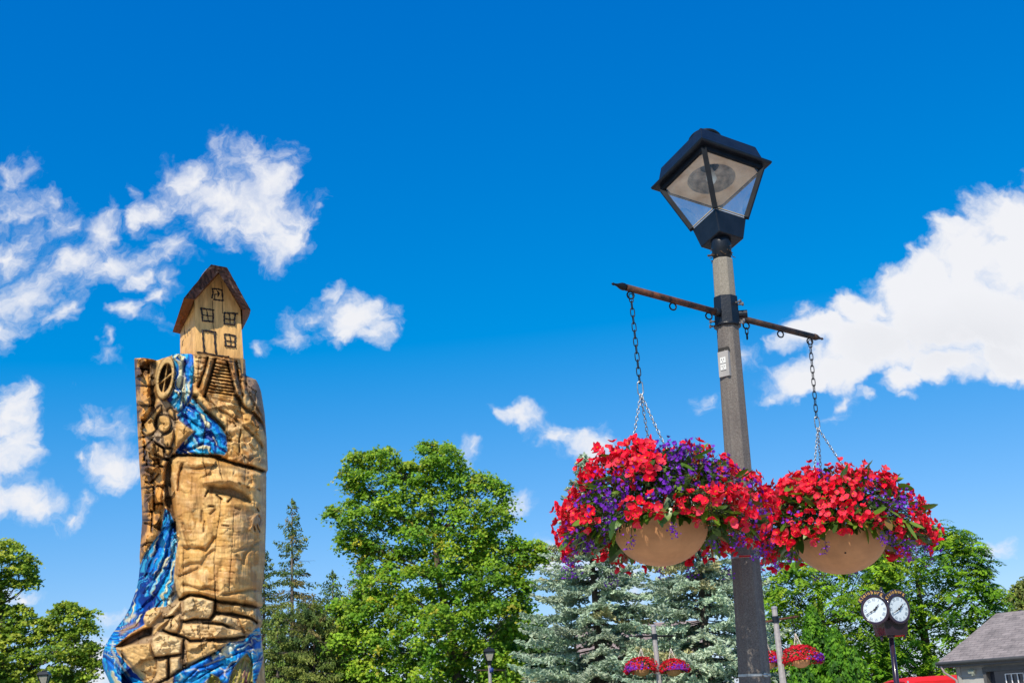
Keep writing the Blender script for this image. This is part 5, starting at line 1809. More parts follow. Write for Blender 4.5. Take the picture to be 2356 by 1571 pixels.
# --- left block pillar
pil = zA([(0, 150), (240, 150), (262, 200), (270, 330), (265, 480), (280, 800), (285, 880), (230, 960), (170, 1080), (170, 1200), (200, 1250), (300, 1280)]) + z1([(430, 1440), (480, 1568)]) + z2([(480, 40), (500, 60), (470, 110), (465, 220), (455, 350), (445, 500), (435, 560), (380, 620), (330, 700), (300, 790), (280, 700), (280, 0)])
sd = raise_(pil, .045, 7)
pk = sstep(-2, 2, sd)
pkc = fbm(px * .06, py * .03, 60, 4)
cmix(np.array([.66, .29, .05]), pk * .75)
cmix(BROWN, pk * sstep(.44, .62, pkc) * .92)
f3, id3 = facet(60, (300, 810, 400, 1320), .0022, 33)
H += f3 * pk * 1.3
for seg in (zA([(50, 290), (250, 298)]), zA([(70, 525), (270, 535)]), zA([(80, 800), (285, 800)]), zA([(90, 900), (130, 880)]), zA([(95, 1035), (150, 1030)]), zA([(110, 1250), (200, 1235)]), zA([(120, 1385), (200, 1370), (300, 1285)]),
            zA([(300, 1290), (380, 1340), (460, 1390)]), zA([(125, 1470), (190, 1440)]), zA([(190, 1380), (195, 1560)]), zA([(340, 1480), (480, 1540)]),
            z2([(315, 95), (345, 85), (465, 100)]), z2([(310, 245), (470, 225)]), z2([(395, 240), (400, 390)]), z2([(325, 405), (385, 400)]), z2([(400, 350), (455, 350)]), z2([(325, 460), (375, 465)]), z2([(385, 400), (380, 540)]),
            z2([(305, 630), (350, 615), (385, 610)]), z2([(345, 0), (350, 90)]), z2([(340, 200), (370, 220), (430, 150)])):
    groove(seg, 2.1, .040, .92, 2.4)
# rubble rocks between pillar and fall
rub = zA([(285, 880), (420, 720), (520, 740), (620, 860), (640, 1000), (620, 1100), (600, 1400), (560, 1560), (300, 1560), (200, 1250), (170, 1080)])
H += .015 * inside(rub)
cmix(GREY, inside(rub) * .7)
for poly, h in ((zA([(370, 985), (400, 935), (470, 930), (550, 960), (575, 1050), (540, 1150), (470, 1190), (400, 1160), (365, 1080)]), .05),
                (zA([(160, 1080), (240, 990), (330, 880), (420, 800), (440, 870), (380, 930), (350, 1010), (340, 1080), (370, 1150), (300, 1200), (220, 1230), (170, 1180)]), .035),
                (zA([(445, 1220), (560, 1160), (605, 1110), (605, 1250), (560, 1380), (500, 1380), (450, 1330)]), .035),
                (zA([(475, 1395), (585, 1390), (540, 1490), (490, 1490)]), .03), (zA([(520, 850), (560, 830), (620, 900), (620, 1060), (580, 980), (520, 920)]), .02),
                (zA([(300, 1290), (460, 1400), (480, 1540), (200, 1568), (200, 1400)]), .02)):
    sd = raise_(poly, h, 5)
    cmix(np.array([.60, .33, .09]), sstep(0, 5, sd) * .85)
    groove(poly + [poly[0]], 2.0, .018, .7, 2.2)
cmix(BROWN, inside(zA([(300, 1290), (460, 1400), (480, 1540), (200, 1568), (200, 1400)])) * .45)
# dark cleft between pillar and wheel
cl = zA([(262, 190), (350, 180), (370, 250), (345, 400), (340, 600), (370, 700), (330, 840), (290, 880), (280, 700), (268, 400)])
H -= .055 * inside(cl, 4); cmix(BURN_SHADE, inside(cl, 3) * .85)
# tan rock right of the cleft under the wheel
tr_ = zA([(640, 1070), (760, 1080), (880, 1150), (800, 1230), (700, 1330), (620, 1440), (600, 1300), (625, 1150)])
sd = raise_(tr_, .04, 8); cmix(np.array([.55, .30, .09]), sstep(-1, 4, sd) * .7)

# --- stairs panel
pan = zA([(880, 90), (925, 90)]) + zB([(130, 90), (770, 190), (780, 350), (790, 480), (760, 660), (680, 720), (250, 640), (110, 620), (100, 300)])
H += .012 * inside(pan, 3)
# side posts / rails
for seg, w, h in ((zB([(320, 170), (270, 330), (200, 560)]), 5.5, .035), (zB([(560, 180), (620, 420), (680, 640)]), 4.5, .03), (zB([(620, 210), (660, 420), (730, 600)]), 4, .02)):
    ridge(seg, w, h)
for seg in (zB([(280, 130), (240, 300), (160, 520)]), zB([(375, 160), (330, 340), (240, 640)]), zB([(655, 190), (690, 400), (750, 640)]), zB([(545, 190), (600, 400), (665, 680)])):
    groove(seg, 3.0, .045, .9, 3.2)
for i in range(10):
    f = i / 9
    yl = 205 + f * (585 - 205); xl = 385 - f * 105; xr = 545 + f * 100; yr = 235 + f * (640 - 235)
    groove(zB([(xl, yl), (xr, yr)]), 1.7, .030, .9, 1.6)
    ridge(zB([(xl, yl + 20), (xr, yr + 20)]), 1.8, .010)
for seg in (zB([(115, 175), (225, 205)]), zB([(115, 280), (190, 290)]), zB([(115, 360), (170, 350)]), zB([(165, 120), (150, 380)]), zB([(190, 120), (180, 210)]), zB([(690, 270), (770, 290)]), zB([(720, 220), (760, 240)])):
    groove(seg, 1.2, .010, .8, 1.3)
for i in range(9):
    groove(zB([(630 + i * 9, 350 + i * 30), (655 + i * 9, 365 + i * 30)]), 1.3, .014, .8)
# ledge line under the house
ridge([(450, 815), (500, 818), (561, 829)], 2.5, .015)
groove([(450, 823), (500, 826), (561, 837)], 1.3, .014, .7)
# flowing path and right shoulder
for seg, w, d, b in ((zB([(250, 650), (330, 760), (430, 840), (550, 900), (700, 1010), (780, 1080), (900, 1180), (1000, 1320)]), 4.0, .028, .55),
                     (zB([(690, 670), (720, 760), (800, 830), (900, 900), (1000, 1000), (1055, 1130)]), 4.5, .045, .85),
                     (zB([(100, 660), (160, 760), (260, 870), (370, 950), (470, 1060), (540, 1180), (555, 1230)]), 5.5, .06, .9),
                     (zB([(790, 480), (840, 640), (900, 760), (960, 860), (1040, 980)]), 3.0, .03, .6), (zB([(785, 360), (790, 480)]), 2.5, .03, .8),
                     (zB([(720, 1090), (700, 1240), (705, 1400)]), 1.6, .02, .75), (zB([(540, 930), (545, 1100)]), .9, .008, .6), (zB([(690, 680), (770, 1060)]), .9, .008, .5),
                     (zB([(430, 690), (560, 730), (700, 760)]), 2, .010, .2), (zB([(620, 900), (760, 960), (860, 980)]), 2.5, .012, .25)):
    groove(seg, w, d, b)
cmix(GREY, inside(zB([(785, 360), (910, 420), (980, 560), (1050, 900), (1055, 1000), (900, 760), (800, 560)]), 4) * .75)
cmix(BROWN, inside(zB([(560, 1430), (900, 1440), (1070, 1500), (1070, 1568), (800, 1520), (600, 1460)]), 5) * .5)
# seam over the slab: undercut, with its shadow line also painted dark
seam = [(398, 1049)] + z1([(600, 1462), (760, 1466), (900, 1478)]) + z2([(780, 22), (950, 80), (1060, 105), (1175, 140)])
groove(seam, 4.0, .085, .95, 3.4)
# --- slab
slab = z2([(520, 60), (545, 32), (600, 28), (760, 38), (950, 90), (1190, 150), (1190, 400), (1180, 700), (1150, 930), (1150, 1046), (950, 1018), (830, 1005), (700, 965), (610, 968), (575, 996), (548, 930), (533, 850), (545, 700), (572, 600), (542, 480), (516, 300), (508, 150)])
sd = raise_(slab, .065, 9)
sk = sstep(0, 6, sd)
cmix(np.array([.82, .46, .13]) , sk * .20)
groove(z2([(580, 110), (680, 115), (820, 90), (960, 110), (1040, 140)]), 5, .022, .5, 4)
groove(z2([(590, 80), (570, 150), (560, 260)]), 3, .03, .45, 2.5)
cav = z2([(765, 225), (840, 235), (920, 235), (1000, 270), (1040, 310), (1060, 350), (960, 325), (860, 290), (775, 275)])
H -= .05 * inside(cav, 7); cmix(BROWN * .6, inside(cav, 5) * .75)
ridge(z2([(740, 205), (850, 190), (960, 200), (1080, 240)]), 6, .025)
for seg, w, d, b in ((z2([(580, 640), (620, 655), (700, 650), (750, 665), (790, 610), (810, 580)]), 4, .028, .35), (z2([(590, 490), (610, 560), (635, 640)]), 4, .02, .35),
                     (z2([(600, 900), (700, 930), (760, 925), (830, 945)]), 3.5, .02, .4), (z2([(870, 965), (960, 955), (1060, 930), (1120, 940)]), 3.5, .024, .45),
                     (z2([(1060, 640), (1010, 700), (1000, 760), (960, 700)]), 4, .02, .3), (z2([(940, 680), (1020, 650), (1120, 600)]), 3, .014, .3),
                     (z2([(600, 780), (640, 760), (720, 760), (760, 700), (800, 670)]), 5, .018, .25), (z2([(600, 830), (680, 800), (700, 780)]), 3, .016, .35),
                     (z2([(745, 300), (765, 260)]), 2, .03, .9), (z2([(820, 290), (855, 318)]), 2, .03, .9), (z2([(900, 335), (922, 312)]), 2, .03, .9), (z2([(770, 365), (800, 368)]), 1.6, .02, .9),
                     (z2([(860, 498), (905, 500)]), 1.6, .02, .9), (z2([(740, 470), (735, 540)]), 2.5, .02, .5), (z2([(725, 400), (720, 470)]), 3, .016, .4), (z2([(780, 420), (810, 390)]), 2.5, .014, .4),
                     (z2([(1098, 380), (1108, 400)]), 1.6, .02, .9), (z2([(1108, 430), (1122, 460), (1112, 490)]), 1.6, .02, .9), (z2([(1075, 505), (1082, 530)]), 1.8, .02, .9), (z2([(1095, 495), (1115, 540)]), 1.4, .02, .9),
                     (z2([(975, 210), (985, 215)]), 2, .015, .8), (z2([(1030, 235), (1040, 240)]), 2, .015, .8), (z2([(1100, 250), (1115, 255)]), 2, .015, .8), (z2([(950, 380), (980, 385)]), 2, .014, .6),
                     (z2([(725, 30), (735, 80), (755, 160)]), .9, .015, .9), (z2([(835, 60), (845, 130), (860, 185)]), .9, .015, .85), (z2([(1020, 90), (1015, 190)]), .8, .01, .7),
                     (z2([(850, 300), (845, 430), (820, 560), (805, 750), (815, 1000)]), .8, .010, .9), (z2([(940, 400), (930, 620), (915, 800), (908, 940)]), .8, .010, .8), (z2([(655, 170), (650, 290)]), .8, .008, .5),
                     (z2([(600, 650), (595, 830), (600, 960)]), .8, .008, .4)):
    groove(seg, w, d, b)
for i in range(11):           # faint saw marks across the slab
    yy = 430 + i * 42
    groove(z2([(840 - (i % 3) * 15, yy), (930 + (i % 2) * 50, yy + 8)]), .9, .004, .25)
cmix(np.array([.42, .20, .06]), sk * .55 * sstep(.50, .66, fbm(px * .018, py * .05, 71, 4)))
cmix(np.array([.38, .24, .13]), sk * inside(z2([(940, 380), (1100, 420), (1130, 600), (980, 680), (930, 560)]), 9) * .45 * sstep(.35, .6, fbm(px * .02, py * .06, 70, 3)))
# dark cleft between pillar and slab
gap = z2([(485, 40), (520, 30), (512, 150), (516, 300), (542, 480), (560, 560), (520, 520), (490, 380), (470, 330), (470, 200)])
H -= .06 * inside(gap, 4); cmix(BURN_SHADE, inside(gap, 3) * .85)
# --- stones at the foot
stones = [zC([(750, 560), (830, 480), (1010, 400), (1030, 480), (930, 590), (860, 670), (780, 660)]),
          zC([(1075, 545), (1180, 420), (1335, 260), (1320, 380), (1200, 520)]), zC([(890, 760), (1000, 640), (1180, 540), (1060, 660), (900, 820)]),
          zC([(1060, 730), (1180, 560), (1310, 500), (1330, 640), (1265, 790), (1150, 770)]),
          zD([(150, 270), (270, 190), (640, 270), (610, 480), (560, 560), (300, 560), (150, 610)]), zD([(670, 290), (1000, 340), (1290, 400), (1290, 590), (1170, 540), (900, 470), (660, 440)]),
          zD([(70, 800), (150, 640), (460, 630), (760, 650), (850, 690), (1080, 760), (1090, 830), (900, 850), (500, 880), (260, 890), (180, 850)]), zD([(580, 600), (660, 500), (900, 520), (1000, 560), (1060, 750), (860, 680), (760, 640)]),
          zD([(1000, 540), (1180, 560), (1280, 620), (1290, 690), (1180, 800), (1110, 780), (1040, 660)]), zD([(1300, 480), (1370, 560), (1370, 620), (1310, 600)]),
          zC([(880, 860), (1000, 770), (1250, 830), (1370, 900), (1320, 1110), (1080, 1140), (930, 1150), (880, 1050)]),
          zC([(330, 1030), (560, 950), (860, 940), (880, 1110), (960, 1240), (960, 1380), (850, 1568), (780, 1540), (600, 1350), (420, 1120)]),
          zC([(970, 1230), (1120, 1190), (1120, 1480), (960, 1560), (880, 1568), (960, 1400)]), zC([(1160, 1190), (1320, 1150), (1320, 1340), (1160, 1440)]),
          zD([(200, 940), (500, 920), (860, 930), (640, 1090), (430, 1190), (190, 1280)])]
base_area = zC([(740, 600), (1050, 380), (1300, 250)]) + zD([(1330, 390), (1380, 640), (1100, 860), (850, 940), (180, 1350)]) + zC([(1160, 1568), (760, 1568), (330, 1060), (860, 720)])
cmix(np.array([.30, .20, .11]), inside(base_area, 3) * .85)
for i, s_ in enumerate(stones):
    sd = raise_(s_, .040, 5, .008)
    tone = [np.array([.80, .55, .29]), np.array([.84, .62, .36]), np.array([.74, .47, .20])][i % 3]
    cmix(tone * np.array([1, .94, .76]), sstep(-.5, 3, sd) * .8)
    cmix(tone * .55, sstep(1, 4, sd) * sstep(.5, .7, fbm(px * .07 + i, py * .16, 90 + i, 4)) * .6)
    r2 = np.random.default_rng(100 + i); ang = r2.uniform(0, 3.14)
    sx_ = px * math.cos(ang) + py * math.sin(ang); sy_ = -px * math.sin(ang) + py * math.cos(ang)
    H += sstep(0, 4, sd) * ((fbm(sx_ * .05, sy_ * .35, 110 + i, 3) - .5) * .012 + r2.normal(0, .0005) * (px - np.mean([p[0] for p in s_])) + .0006 * (np.mean([p[1] for p in s_]) - py))
for seg in (zD([(150, 610), (300, 575), (560, 580), (640, 460), (650, 280)]), zD([(665, 470), (900, 490), (1180, 545), (1300, 620)]), zD([(0, 810), (160, 850), (260, 905), (500, 900), (900, 880), (1100, 840)]), zC([(1060, 735), (1150, 785), (1260, 805)]),
            zC([(930, 1165), (1080, 1160), (1330, 1110)]), zC([(1375, 900), (1365, 1340), (1170, 1470), (960, 1568)]), zC([(1140, 1190), (1135, 1480)]), zC([(1075, 548), (1180, 535), (1200, 520)]), zD([(460, 630), (760, 650), (850, 695)]), zD([(160, 1350), (430, 1200), (640, 1100)])):
    groove(seg, 2.6, .035, .95, 2.8)
for seg in (zD([(400, 640), (415, 860), (440, 1080), (480, 1200), (495, 1390)]), zD([(545, 600), (550, 720)]), zD([(640, 0), (650, 260)])):
    groove(seg, .8, .012, .9)
groove(z2([(575, 1000), (640, 970), (720, 975), (830, 1015), (960, 1030), (1140, 1060)]), 3.0, .06, .95, 2.8)
# gash with bark behind the left stream
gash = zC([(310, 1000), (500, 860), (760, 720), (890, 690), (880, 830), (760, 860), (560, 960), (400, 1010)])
H -= .07 * inside(gash, 4); cmix(BURN_SHADE, inside(gash, 2) * .95)
for i in range(9): groove(zC([(400 + i * 45, 960 - i * 24), (420 + i * 45, 900 - i * 22)]), 1.2, .01, .0)
cmix(np.array([.22, .10, .05]), inside(zC([(340, 1000), (520, 870), (740, 760), (740, 800), (560, 910), (400, 990)]), 2) * .8)

# --- painted water
def water(poly, direction, seed, hh, reg, pale=.5, edge=4):
    """direction(px,py) -> (along, across) streak coordinates"""
    global H, COLR
    sd = poly_sd(px, py, poly)
    k = sstep(-1.0, 1.0, sd)
    s, c = direction(px, py)
    w_ = (fbm(px * .035, py * .035, seed + 50, 3) - .5) * 34
    s = s + (fbm(px * .05, py * .05, seed + 51, 2) - .5) * 40
    def st(fs, fc, sd_, o=2):       # long soft brush strokes
        r_ = 0; a_ = 1; t_ = 0
        for i_ in range(o):
            k_ = 1.9 ** i_; r_ = r_ + a_ * vnoise(s * fs * k_ + 5.1 * i_, (c + w_) * fc * k_ + 9.7 * i_, sd_ + i_); t_ += a_; a_ *= .5
        return (r_ / t_ - .5) * .82 + .5
    n1 = st(.013, .085, seed)
    n2 = st(.022, .12, seed + 11)
    n3 = st(.03, .22, seed + 23)
    base = np.array([.0, .15, .55]) * (1 - sstep(.40, .54, n1))[..., None] + np.array([.002, .028, .20]) * sstep(.42, .58, n1)[..., None]
    base = base * (1 - sstep(.55, .68, n2))[..., None] + np.array([.01, .33, .62]) * sstep(.55, .68, n2)[..., None]
    pl = sstep(.62 - pale * .02, .68 - pale * .02, st(.022, .13, seed + 37, 3)) 
    base = base * (1 - pl)[..., None] + np.array([.66, .60, .36]) * pl[..., None]
    te = sstep(.60, .66, n3)
    base = base * (1 - te * .7)[..., None] + np.array([.05, .42, .62]) * (te * .7)[..., None]
    COLR = COLR * (1 - k)[..., None] + base * k[..., None]
    H = H + k * (hh * sstep(0, edge, sd) + (st(.012, .09, seed + 7, 3) - .5) * .034 + pl * .006 - .004 * sstep(.42, .58, n1))
    REG[sd > 0] = reg
    return sd


fallA = zA([(560, 60), (700, 60), (870, 80), (885, 300), (870, 480), (860, 640), (830, 720), (780, 800), (660, 900), (640, 880), (560, 780), (495, 715), (560, 660), (600, 560), (610, 300), (600, 170)])
fallB = zA([(660, 910), (700, 860), (790, 800), (860, 700), (900, 740)]) + zB([(100, 690), (170, 790), (260, 890), (370, 970), (450, 1060), (520, 1170), (535, 1260), (540, 1380), (500, 1430), (400, 1420), (0, 1420)]) + zA([(760, 1475), (640, 1470), (620, 1445), (700, 1340), (800, 1240), (890, 1160), (760, 1075), (680, 1010), (640, 930)])
water(fallB, lambda x, y: (x * .62 + y * .78, -x * .78 + y * .62), 201, .0, 1, .5)
for seg in (zA([(720, 950), (820, 1000), (930, 1080), (1040, 1160)]), zA([(640, 1460), (780, 1330), (900, 1170)]), zA([(700, 1450), (850, 1400), (1000, 1340)])):
    groove(seg, 3, .03, .6, 2.6, np.array([.0, .02, .12]))
water(fallA, lambda x, y: (y, x), 211, .02, 1, .35)
groove(zA([(745, 200), (740, 400), (700, 560)]), 3.2, .03, .7, 2.8, np.array([.0, .03, .22]))
groove(zA([(650, 890), (740, 830), (800, 740), (850, 640)]), 2.5, .02, .4, 2.2, np.array([.0, .08, .3]))
cmix(np.array([.10, .075, .045]), np.exp(-(seg_dist(px, py, zA([(660, 960), (760, 1075), (890, 1150)])) / 2.4) ** 2) * .6)
groove(zB([(270, 980), (235, 1110), (210, 1420)]), .9, .012, .9)
fallC = z2([(470, 380), (500, 400), (530, 470), (552, 560), (560, 620), (545, 700), (530, 850), (546, 930), (560, 990), (505, 1030)]) + zC([(1160, 330), (1100, 370), (900, 390), (790, 450), (745, 560), (765, 650), (520, 800), (310, 990), (330, 1080), (500, 1280), (620, 1400), (760, 1568)]) + \
    [(372, 1640), (380, 1760), (230, 1760), (225, 1500), (240, 1440), (290, 1370)] + z2([(270, 900), (290, 800), (330, 700), (380, 620), (440, 550)])
def dirC(x, y):
    # streaks fan from the cleft down and to the left, then round the bulge
    cx_, cy_ = 470.0, 1040.0
    a = np.arctan2(x - cx_, y - cy_) * 380
    low = sstep(1430, 1520, y)
    r_ = np.hypot(x - 350.0, (y - 1520.0) * 1.0)
    return y * 1.0 + (x * .3), a * (1 - low) + (r_ * 1.3 + 40) * low
water(fallC, dirC, 223, .0, 2, .8)
for seg in (z2([(520, 480), (500, 640), (440, 800), (330, 960)]), z2([(450, 560), (400, 700), (330, 860)]), z2([(540, 620), (500, 800), (420, 960), (280, 1090)]), zC([(140, 1160), (260, 1260), (380, 1380), (480, 1568)]), zC([(250, 1080), (330, 1230), (480, 1440), (560, 1568)])):
    groove(seg, 3.4, .028, .55, 2.2, np.array([.0, .02, .16]))
cmix(np.array([.36, .20, .08]), np.exp(-(seg_dist(px, py, zC([(410, 780), (500, 700), (640, 650)])) / 6) ** 2) * .85)
cmix(np.array([.60, .50, .30]), np.exp(-(seg_dist(px, py, zC([(480, 590), (600, 510)])) / 4.5) ** 2) * .9)
cmix(np.array([.62, .58, .42]), np.exp(-(seg_dist(px, py, zC([(270, 920), (250, 1040), (330, 1200), (430, 1340), (520, 1450)])) / 2.2) ** 2) * .85)
cmix(BURN_SHADE, inside(z2([(540, 860), (548, 930), (572, 985), (510, 1030), (505, 960)]), 3) * .9)
fallD = zD([(1330, 680), (1370, 760), (1385, 1000), (1395, 1200), (1340, 1380), (1270, 1568), (1235, 1568), (1225, 1300), (1190, 1180), (1140, 1090), (1050, 1180), (950, 1300), (880, 1450), (850, 1568), (740, 1568), (700, 1480), (580, 1410), (520, 1568), (-60, 1568), (0, 1440), (150, 1360), (430, 1210), (650, 1080), (870, 930), (1090, 900), (1220, 760)])
fallD = fallD[:16] + [(p[0], p[1] + (80 if p[1] > 1568 / 6.7875 + 1335 else 0)) for p in fallD[16:]]
water(fallD, lambda x, y: (x * .88 - y * .45, x * .45 + y * .88), 241, .01, 3, .3)
cmix(np.array([.66, .62, .45]), inside(zD([(690, 1160), (790, 1080), (840, 980), (970, 965), (930, 1050), (820, 1120)]), 1.5) * .9)
cmix(np.array([.66, .62, .45]), np.exp(-(seg_dist(px, py, zD([(900, 950), (1120, 935)])) / 1.8) ** 2) * .9)
for seg in (zD([(160, 1540), (380, 1330), (640, 1240), (900, 1140), (1110, 1050)]), zD([(380, 1500), (560, 1380), (760, 1270)]), zD([(1150, 1030), (1250, 1000)]), zD([(1190, 1100), (1230, 1300)])):
    groove(seg, 2.0, .02, .8, 1.3, np.array([.0, .01, .06]))
for seg in (zD([(720, 1330), (800, 1370), (860, 1320)]), zD([(800, 1370), (790, 1440), (830, 1480)]), zD([(480, 1290), (900, 1130)]), zD([(1290, 1060), (1300, 1130)]), zD([(180, 1380), (330, 1340), (390, 1370)]), zD([(100, 1420), (130, 1470), (90, 1520)]), zD([(1180, 1080), (1220, 1060), (1250, 1020)])):
    cmix(np.array([.60, .55, .42]), np.exp(-(seg_dist(px, py, seg) / 1.5) ** 2) * .85)
# reeds / bud shapes between the streams
for poly in (zD([(1140, 1110), (1195, 1180), (1225, 1300), (1235, 1568), (1210, 1800), (850, 1800), (860, 1540), (900, 1430), (960, 1310), (1050, 1190)]), zD([(580, 1420), (700, 1490), (760, 1568), (780, 1700), (500, 1700), (520, 1568)])):
    sd = poly_sd(px, py, poly); k = sstep(0, 2, sd)
    n = fbm(px * .22 + (py - 1500) * .06, py * .02, 77, 3)
    c1 = np.array([.42, .30, .12])[None, None] + (np.array([.30, .27, .03]) - np.array([.42, .30, .12])) * sstep(.45, .6, n)[..., None]
    c1 = c1 + (np.array([.16, .05, .06]) - c1) * sstep(.62, .72, fbm(px * .2 + (py - 1500) * .05, py * .02, 78, 3))[..., None]
    COLR = COLR * (1 - k)[..., None] + c1 * k[..., None]
    H += k * ((n - .5) * .04 - .02); REG[sd > 0] = 0
    cmix(np.array([.02, .12, .08]), np.exp(-(sd / 2.2) ** 2) * .7)

# --- mill wheel, carved in relief: rim, hub bars, openings
wcx, wcy = 300 + 485 / 6.03, 800 + 420 / 6.03
ca, sa = math.cos(.17), math.sin(.17)
wx = (px - wcx) * ca + (py - wcy) * sa; wy = -(px - wcx) * sa + (py - wcy) * ca
wr_ = np.hypot(wx / 19.5, wy / 48.0)
rim = sstep(1.06, .98, wr_) * sstep(.66, .74, wr_)
ins = sstep(.74, .66, wr_)
H = H * (1 - sstep(1.06, .98, wr_) * .6)
H += .075 * rim - .015 * ins
spoke = np.maximum(np.exp(-((wx * 1.0 - wy * .02) / 2.4) ** 2), np.exp(-((wy + wx * 1.1 - 2) / 4.5) ** 2)) * ins
H += .06 * spoke
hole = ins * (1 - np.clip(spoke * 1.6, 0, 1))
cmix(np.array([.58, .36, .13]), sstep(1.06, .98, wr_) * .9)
cmix(GREY, hole * .9); cmix(BURN_SHADE, hole * sstep(.40, .62, fbm(px * .08, py * .05, 88, 2)) * .9)
cmix(BURN_SHADE, np.exp(-((wr_ - 1.08) / .06) ** 2) * .6)
REG[wr_ < 1.04] = 4
stair_poly = zB([(375, 150), (560, 175), (690, 690), (225, 650)])
REG[(poly_sd(px, py, stair_poly) > 0)] = 5
REG[(poly_sd(px, py, slab) > 1) & (REG == 0)] = 6
REG[(poly_sd(px, py, pil) > 1) & (REG == 0)] = 7
REG[(inside(base_area) > .5) & (REG == 0)] = 8

H *= edge_fade
# carve colour by micro grain
COLR *= (1 + .16 * (fbm(px * .5, py * .25, 55, 3)[..., None] - .5))
COLR = np.clip(COLR, .004, 1)
Ysurf = SY - bulge - H
P3 = at_np(px, py, Ysurf)
sculpt = empty('carved_sculpture', (float(P3[-1, :, 0].mean()), SY, 0), 'tall chainsaw carved log with a cottage on top and painted blue waterfalls', 'wood carving')
M_WOOD = bpy.data.materials.new('varnished_wood'); M_WOOD.use_nodes = True
_q = G(M_WOOD.node_tree); _b = M_WOOD.node_tree.nodes['Principled BSDF']
_at = _q.n('ShaderNodeAttribute', attribute_name='Col'); _tc = _q.n('ShaderNodeTexCoord').outputs['Object']
_mp = _q.n('ShaderNodeMapping'); _q.put(_mp.inputs[0], _tc); _mp.inputs['Scale'].default_value = (60, 60, 9)
_ng = _q.noise(_mp.outputs[0], 1.0, 6, .65)
_sc = _q.vm('SCALE', _at.outputs['Color']); M_WOOD.node_tree.links.new(_q.mr(_ng, .3, .7, .78, 1.16), _sc.node.inputs['Scale'])
M_WOOD.node_tree.links.new(_sc, _b.inputs['Base Color'])
_b.inputs['Roughness'].default_value = .55; _b.inputs['Specular IOR Level'].default_value = .25; _b.inputs['Coat Weight'].default_value = .05; _b.inputs['Coat Roughness'].default_value = .25
_bn = _q.n('ShaderNodeBump'); _bn.inputs['Strength'].default_value = .55; _bn.inputs['Distance'].default_value = .006
M_WOOD.node_tree.links.new(_ng, _bn.inputs['Height']); M_WOOD.node_tree.links.new(_bn.outputs[0], _b.inputs['Normal'])
M_PAINT = M_WOOD.copy(); M_PAINT.name = 'painted_wood'
M_PAINT.node_tree.nodes['Principled BSDF'].inputs['Roughness'].default_value = .5
M_PAINT.node_tree.nodes['Principled BSDF'].inputs['Coat Weight'].default_value = 0.0

nr_, nc_ = px.shape
idx = np.arange(nr_ * nc_).reshape(nr_, nc_)
quads = np.stack([idx[:-1, :-1], idx[1:, :-1], idx[1:, 1:], idx[:-1, 1:]], -1).reshape(-1, 4)
# region per quad
rq = REG[:-1, :-1].reshape(-1)
PV = P3.reshape(-1, 3); CV = COLR.reshape(-1, 3)
# rounded back of the log + cap, joined to the trunk part
NB = 40
phi = np.linspace(math.pi / 2, math.pi * 1.5, NB + 1)[1:-1]
plane = at_np(np.stack([Lx, Rx], 1), np.repeat(rows_y[:, None], 2, 1), np.full((nr_, 2), SY))
cX = (P3[:, 0, 0] + P3[:, -1, 0]) / 2; hX = (P3[:, -1, 0] - P3[:, 0, 0]) / 2
step = 3
ri = np.arange(0, nr_, step); ri[-1] = nr_ - 1
back = np.zeros((len(ri), NB - 1, 3)); 
for j, p_ in enumerate(phi):
    back[:, j, 0] = cX[ri] + hX[ri] * math.sin(p_)
    back[:, j, 1] = SY + depth_half[ri, 0] * .8 * -math.cos(p_) * (1 + .04 * np.sin(rows_y[ri] * .05 + p_ * 3))
    back[:, j, 2] = P3[ri, -1, 2] * (1 - j / (NB - 2)) + P3[ri, 0, 2] * (j / (NB - 2))


def sub(name, mask, mat, parent, extra=None):
    qs = quads[mask]
    used, inv = np.unique(qs, return_inverse=True)
    V = PV[used]; C = CV[used]; Q = inv.reshape(-1, 4)
    if extra is not None:
        Ve, Ce, Qe = extra; Q = np.concatenate([Q, Qe + len(V)]); V = np.concatenate([V, Ve]); C = np.concatenate([C, Ce])
    return npmesh(name, V, Q, mat, parent, col=C, smooth=False)


full = np.concatenate([P3[ri, -1][:, None], back, P3[ri, 0][:, None]], 1)
nb_ = full.shape[1]
ib = np.arange(len(ri) * nb_).reshape(len(ri), nb_)
Qb = np.stack([ib[:-1, :-1], ib[1:, :-1], ib[1:, 1:], ib[:-1, 1:]], -1).reshape(-1, 4)
# top cap: strip between the front rim and the back rim
rimf = P3[0]; rb2 = full[0][::-1]
rbi = np.stack([np.interp(np.linspace(0, 1, NU), np.linspace(0, 1, nb_), rb2[:, k]) for k in range(3)], 1)
capV = np.concatenate([rimf, rbi]); ic = np.arange(NU)
Qc = np.stack([ic[:-1], ic[1:], ic[1:] + NU, ic[:-1] + NU], -1)
Ve = np.concatenate([full.reshape(-1, 3), capV]); Qe = np.concatenate([Qb, Qc + len(full.reshape(-1, 3))])
Ce = np.tile(np.array([.5, .3, .12]), (len(Ve), 1)) * (0.7 + .5 * rng.random((len(Ve), 1)))
trunk_o = sub('log_body', rq == 0, M_WOOD, sculpt, (Ve, Ce, Qe))
sub('waterfall', rq == 1, M_PAINT, sculpt)
o = sub('stream', rq == 2, M_PAINT, sculpt); o['label'] = 'blue stream spilling down the left edge'
o = sub('stream', rq == 3, M_PAINT, sculpt); o['label'] = 'blue stream crossing the lower right'
sub('mill_wheel', rq == 4, M_WOOD, sculpt)
sub('staircase', rq == 5, M_WOOD, sculpt)
sub('rock_face', rq == 6, M_WOOD, sculpt)
sub('block_pillar', rq == 7, M_WOOD, sculpt)
sub('stone_courses', rq == 8, M_WOOD, sculpt)

# ------------------------------------------------------------------ cottage on top
house_p = empty('cottage', (0, 0, 0)); bpy.data.objects.remove(house_p)
zh = Zn(6.533, 380, 590)


